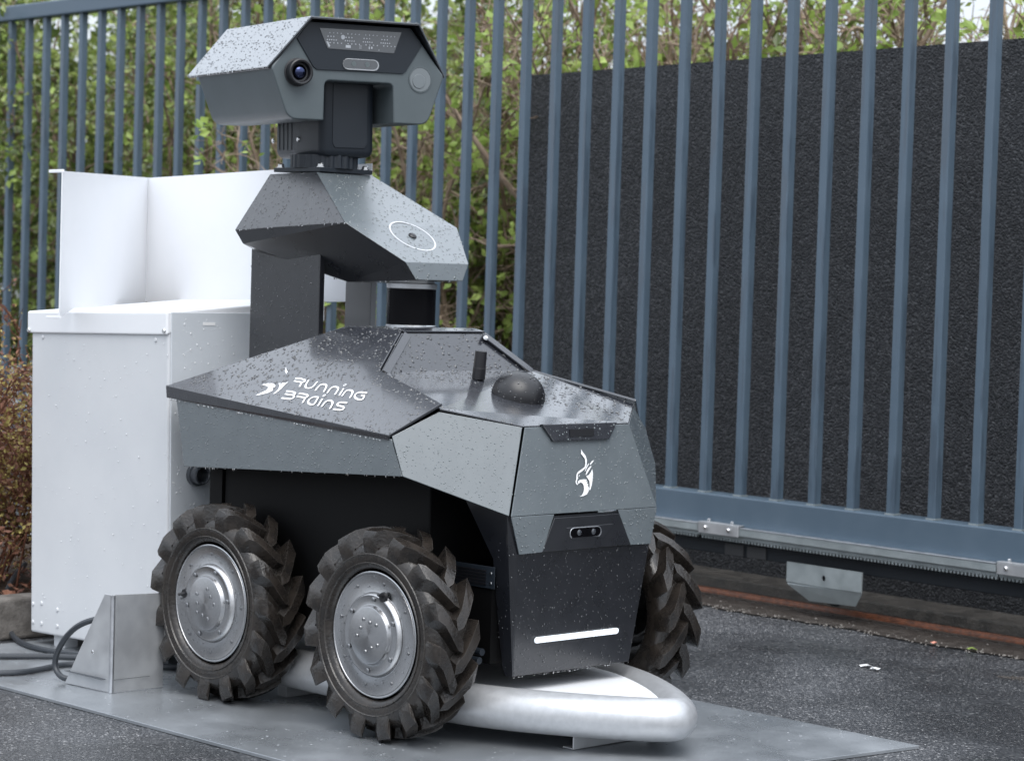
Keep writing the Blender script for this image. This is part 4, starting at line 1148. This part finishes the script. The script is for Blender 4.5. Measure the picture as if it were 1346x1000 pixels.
# thermal lens
LB = Hd @ Matrix.Translation((FX, -.155, 1.3853)) @ Matrix.Rotation(PI / 2, 4, 'Y')
c = MB(); c.rev([(.0315, 0), (.0315, .002), (.029, .003), (.029, .022), (.0262, .0235), (.0225, .0225), (.0205, .012), (.0165, .011), (.0165, .0135)], 48, LB); tl = part('lens_barrel', c, M['black_plastic'], head, True)
c = MB(); c.rev([(.0165, .0105), (.0155, .0135), (.0125, .0175), (.0085, .0203), (.0045, .0217), (.0001, .0222)], 40, LB)
M['lens_blue'] = mat('lens_blue', (.05, .06, .12), .03, metal=1, spec=1)
part('lens', c, M['lens_blue'], tl, True, angle=80)
# round lamp on the other cheek
SBm = Hd @ Matrix.Translation((FX, .1553, 1.3838)) @ Matrix.Rotation(PI / 2, 4, 'Y')
c = MB(); c.rev([(.0300, 0), (.0300, .0014), (.0275, .0016), (.0270, .0006)], 48, SBm); sb = part('spotlight', c, M['paint_head'], head, True)
c = MB(); c.rev([(.0268, .0010), (.0001, .0010)], 40, SBm); part('lamp_glass', c, mat('lamp_glass', (.13, .15, .16), .1, spec=.6, coat=1), sb)
c = MB(); c.rev([(.0165, .0013), (.0155, .0028), (.0001, .0030)], 32, SBm @ Matrix.Translation((.004, -.004, 0))); part('reflector', c, mat('reflector', (.16, .18, .19), .3), sb, True)

# ================================================================== VEGETATION
def rvec(rr, s=1): return Vector((rr.gauss(0, 1), rr.gauss(0, 1), rr.gauss(0, 1))) * s
def grow(seed, height, spread, stems, sub, twig, r0, lean=.25, upw=.55, base_r=.12):
    rr = random.Random(seed); mb = MB(); tips = []
    def limb(p, d, ln, r_, lvl, nseg):
        P = [p]; d = d.normalized()
        for k_ in range(nseg):
            d = (d + rvec(rr, .16 + .06 * lvl) + Vector((0, 0, upw * .10 if lvl < 2 else -.02))).normalized()
            P.append(P[-1] + d * ln / nseg)
        rs = [max(.0012, r_ * (1 - .75 * k_ / nseg)) for k_ in range(nseg + 1)]
        mb.tube(P, rs, 5 if lvl < 1 else (4 if lvl < 2 else 3), cap=False)
        if lvl == 0:
            for q in range(sub):
                t_ = rr.uniform(.18, .98); k_ = min(int(t_ * nseg), nseg - 1)
                pp__ = P[k_].lerp(P[k_ + 1], t_ * nseg - k_)
                dd_ = (rvec(rr, .8) + Vector((0, 0, .25)) + d * .5)
                limb(pp__, dd_, rr.uniform(.25, .55) * spread * (1.15 - .5 * t_), r_ * .42, 1, 6)
        elif lvl == 1:
            for q in range(twig):
                t_ = rr.uniform(.1, 1); k_ = min(int(t_ * nseg), nseg - 1)
                pp__ = P[k_].lerp(P[k_ + 1], t_ * nseg - k_)
                limb(pp__, rvec(rr, .8) + d * .6 + Vector((0, 0, .15)), rr.uniform(.08, .26) * spread, r_ * .45, 2, 4)
        else:
            for k_ in range(1, len(P)): tips.append((P[k_], d))
    for s_ in range(stems):
        a = rr.uniform(0, 2 * PI)
        p = Vector((math.cos(a), math.sin(a) * .6, 0)) * rr.uniform(0, base_r)
        limb(p, Vector((math.cos(a) * lean, math.sin(a) * lean, 1)), height * rr.uniform(.75, 1.05), r0 * rr.uniform(.6, 1.2), 0, 9)
    return mb, tips
def leaves(tips, n_, seed, size, asp=.5, cluster=1, spreadr=.03, fold=.25, droop=.2):
    rr = random.Random(seed); mb = MB()
    for _ in range(n_ // cluster):
        p, d = tips[rr.randrange(len(tips))]
        for q in range(cluster):
            c = p + rvec(rr, spreadr * .6)
            ax = (rvec(rr, .8) + d * .6 + Vector((0, 0, -droop))).normalized(); sd = ax.cross(rvec(rr)).normalized(); nn_ = ax.cross(sd)
            L_ = size * rr.uniform(.55, 1.2); W_ = L_ * asp * .5
            i = len(mb.v)
            mb.v += [tuple(c), tuple(c + ax * L_ * .45 + sd * W_ + nn_ * W_ * fold), tuple(c + ax * L_), tuple(c + ax * L_ * .45 - sd * W_ + nn_ * W_ * fold)]
            mb.f += [(i, i + 1, i + 2), (i, i + 2, i + 3)]
    return mb
def raw(mb, name, mt, smooth=False):
    me = bpy.data.meshes.new(name); me.from_pydata(mb.v, [], mb.f); me.materials.append(mt)
    if smooth:
        for p in me.polygons: p.use_smooth = True
    return me
kinds = {}
def kind(name, gp_, bark, lfs):
    mb, tips = grow(*gp_); K = [('branches', raw(mb, 'branches', bark, True))]
    for j, (n_, sd_, size, asp, cl, spr, mt) in enumerate(lfs): K.append(('foliage', raw(leaves(tips, n_, sd_, size, asp, cl, spr), 'foliage', mt)))
    kinds[name] = K
kind('ever1', (1, 2.2, .95, 7, 13, 7, .016, .22), M['bark'], [(5500, 1, .05, .5, 1, .05, M['leaf_dark']), (700, 11, .045, .7, 6, .04, M['leaf_fresh'])])
kind('ever2', (2, 2.25, .95, 7, 13, 7, .018, .25), M['bark'], [(5500, 2, .046, .52, 1, .05, M['leaf_dark']), (900, 12, .045, .7, 6, .04, M['leaf_fresh'])])
kind('spring1', (3, 2.35, .9, 9, 14, 9, .017, .22), M['bark_pale'], [(1500, 3, .045, .7, 6, .035, M['leaf_fresh'])])
kind('spring2', (4, 2.3, .95, 10, 14, 9, .015, .28), M['bark_pale'], [(1400, 4, .042, .7, 6, .035, M['leaf_fresh']), (500, 44, .04, .5, 1, .04, M['leaf_dark'])])
kind('spring3', (5, 2.5, 1.0, 7, 13, 9, .022, .24), M['bark_pale'], [(2400, 5, .05, .7, 7, .04, M['leaf_fresh'])])
def shrub(kd, x_, n_, rot, sc, label, group=None, z=0):
    t_ = thing('shrub', label, 'shrub', gl(x_, n_, z), (0, 0, rot), group)
    t_.scale = (sc, sc, sc)
    for nm, me in kinds[kd]: link(nm, me, t_)
    return t_
SH = [
 ('ever1', -5.75, .75, .3, 1.0, 'evergreen shrub behind the gate, partly outside the left edge of the picture'),
 ('ever2', -5.15, .85, 1.4, 1.0, 'glossy evergreen shrub behind the first bars at the left'),
 ('ever1', -4.6, .75, 2.6, 1.0, 'glossy evergreen shrub behind the gate above the white weather shield fold'),
 ('ever2', -4.1, .8, 4.0, 1.0, 'evergreen shrub behind the gate left of the camera head'),
 ('spring2', -3.75, .6, .9, .92, 'half-bare spring shrub with fresh leaves behind the camera head'),
 ('ever1', -3.4, 1.05, 5.1, 1.0, 'evergreen shrub deep behind the robot neck'),
 ('spring1', -3.05, .62, 2.0, .95, 'brown-stemmed shrub with fresh leaf clusters right of the camera head'),
 ('spring2', -2.85, 1.05, 3.3, .95, 'tangled brown shrub just left of the dark wall end'),
 ('spring3', -2.2, 1.6, 1.1, 1.0, 'shrub with thick brown stems rising over the left end of the dark wall'),
 ('spring1', -1.6, 1.5, 4.4, 1.0, 'fresh green twiggy shrub rising over the middle of the dark wall'),
 ('spring2', -.95, 1.55, 5.6, 1.05, 'twiggy shrub with pale leaves over the dark wall towards the right'),
 ('spring3', -.3, 1.5, .2, .95, 'sparse shrub against the white sky over the right end of the wall'),
 ('spring1', .45, 1.6, 2.9, .95, 'twiggy shrub beyond the right edge of the picture above the wall'),
]
for a in SH: shrub(*a, group='shrubs behind the gate')
# the mass of shrubs further back
def mass(kd, spots, mtl):
    for nm, me in kinds[kd]: pass
bk = MB(); bl = MB(); bf = MB(); rr = random.Random(99)
for k_ in range(17):
    east = k_ > 8
    mb, tips = grow(50 + k_, 2.3 if east else 2.6, 1.1, 7 + east * 8, 12, 5 + east * 4, .02, .25)
    lm = leaves(tips, 1200 if east else 8000, 60 + k_, .065, .55, 1, .12); lf = leaves(tips, 2200 if east else 1200, 80 + k_, .05, .7, 5, .05)
    mx_ = Matrix.Translation(gl(-9.0 + .44 * k_, 1.75 + rr.uniform(-.3, .5), 0)) @ Matrix.Rotation(rr.uniform(0, 6), 4, 'Z')
    for src, dst in ((mb, bk), (lm, bl), (lf, bf)):
        i = len(dst.v); dst.v += [tuple(mx_ @ Vector(v)) for v in src.v]; dst.f += [tuple(i + q for q in f) for f in src.f]
hb = thing('hedge', 'dense dark hedge mass in the background beyond the shrubs', 'hedge', gl(-6, 1.9, 0))
hb['kind'] = 'stuff'
inv = hb.matrix_basis.inverted()
for nm, m__, mt in (('branches', bk, M['bark']), ('foliage', bl, M['leaf_dark']), ('foliage', bf, M['leaf_fresh'])):
    m__.v = [tuple(Vector(v) - hb.location) for v in m__.v]; o = link(nm, raw(m__, nm, mt, nm == 'branches'), hb); o['kind'] = 'stuff'

# shrub bed at the left, with its kerb
bed = MB(); bed.poly([(-2.9, -1.6, .07), (-1.56, -1.6, .07), (-1.56, 1.45, .07), (-2.9, 1.52, .07)]); part('planting_bed', bed, M['soil'], None, kind='structure')
kb = thing('bed_kerb', 'low weathered concrete kerb edging the shrub bed left of the cabinet', 'kerb', (-1.49, 0, 0))
kd_ = Vector((.03, 1, 0)).normalized()
for k_ in range(4):
    c = MB(); a = Vector((-.04, -.35, -.008)) + kd_ * (k_ - 2) * .605; 
    nk_ = Vector((-kd_.y, kd_.x, 0)) * .07
    c.prism([a, a + kd_ * .6, a + kd_ * .6 + nk_, a + nk_], (0, 0, .108)); part('kerbstone', c, M['concrete'], kb, bevel=.01, seg=3)
mb, tips = grow(21, .74, .5, 30, 10, 6, .005, .42, .4, .25)
fs = thing('low_shrub', 'low reddish-brown twiggy shrub with tiny yellow leaves in the bed left of the cabinet', 'shrub', (-1.98, -.08, .05))
link('branches', raw(mb, 'branches', M['bark_red'], True), fs)
link('foliage', raw(leaves(tips, 16000, 22, .016, .6, 1, .02), 'foliage', M['leaf_yellow']), fs)
link('foliage', raw(leaves(tips, 9000, 23, .022, .5, 1, .02), 'foliage', M['leaf_brown']), fs)
mb, tips = grow(25, .78, .5, 22, 9, 5, .005, .42, .4, .22)
fs = thing('low_shrub', 'low brown twiggy shrub half hidden behind the cabinet, farther into the bed', 'shrub', (-2.15, .45, .05))
link('branches', raw(mb, 'branches', M['bark_red'], True), fs)
link('foliage', raw(leaves(tips, 3500, 26, .014, .6, 1, .02), 'foliage', M['leaf_yellow']), fs)
link('foliage', raw(leaves(tips, 2000, 27, .02, .5, 1, .02), 'foliage', M['leaf_brown']), fs)
# dead leaves on the soil
dl = MB(); rr = random.Random(8)
for _ in range(500):
    c_ = Vector((rr.uniform(-2.1, -1.58), rr.uniform(-.9, .8), .075 + rr.random() * .02)); a = rr.uniform(0, 6.28); L_ = rr.uniform(.02, .045)
    ax = Vector((math.cos(a), math.sin(a), rr.uniform(-.2, .5))); sd = Vector((-math.sin(a), math.cos(a), rr.uniform(-.3, .3)))
    i = len(dl.v); dl.v += [tuple(c_), tuple(c_ + ax * L_ * .5 + sd * L_ * .3 + Vector((0, 0, .006))), tuple(c_ + ax * L_), tuple(c_ + ax * L_ * .5 - sd * L_ * .3)]
    dl.f += [(i, i + 1, i + 2), (i, i + 2, i + 3)]
o = link('leaf_litter', raw(dl, 'leaf_litter', M['leaf_brown'])); tag(o, 'dead brown leaves lying on the soil of the shrub bed', 'leaf litter', kind='stuff')

# litter on the asphalt
def scrap(name, x_, y_, s_, mt, label, cat, seed, zz=-.006):
    rr = random.Random(seed); c = MB(); P = []
    for k_ in range(9):
        a = 2 * PI * k_ / 9; r_ = s_ * rr.uniform(.5, 1.1); P.append((x_ + r_ * math.cos(a) * 1.3, y_ + r_ * math.sin(a) * .8, zz + rr.uniform(0, .006)))
    i = 0; c.v = P + [(x_, y_, zz + .007)]
    for k_ in range(9): c.f.append((k_, (k_ + 1) % 9, 9))
    tag(part(name, c, mt, None, solid=.0006, soff=0), label, cat)

scrap('paper_scrap', -.018, 1.275, .016, M['print_white'], 'crumpled white paper scrap on the asphalt, the larger of two', 'paper scrap', 1)
scrap('paper_scrap', .023, 1.255, .013, M['print_white'], 'flat white paper scrap on the asphalt right beside the larger scrap', 'paper scrap', 2)
scrap('petal', -.142, 1.73, .009, mat('petal_pink', (.6, .25, .18), .6), 'small pinkish petal at the edge of the rail bed', 'petal', 3, -.003)
scrap('fallen_leaf', -.02, 1.731, .016, M['leaf_fresh'], 'small yellow-green leaf at the edge of the rail bed', 'leaf', 4, -.003)
dd_ = MB(); rr = random.Random(12)
for _ in range(420):
    a = rr.uniform(0, 6.28); q = rr.random() ** .7; p_ = Vector((.26 + .16 * q + rr.gauss(0, .03 * q), 1.44 + .10 * q + rr.gauss(0, .035 * q), -.0075)); s_ = rr.uniform(.002, .0065)
    i = len(dd_.v); dd_.v += [tuple(p_ + Vector((math.cos(a + t_) * s_, math.sin(a + t_) * s_, 0))) for t_ in (0, 2, 4)] + [tuple(p_ + Vector((0, 0, s_ * .7)))]
    dd_.f += [(i, i + 1, i + 3), (i + 1, i + 2, i + 3), (i + 2, i, i + 3)]
tag(part('twig_debris', dd_, M['dirt'], None), 'brown plant debris gathered on the asphalt near the right edge', 'debris', kind='stuff')
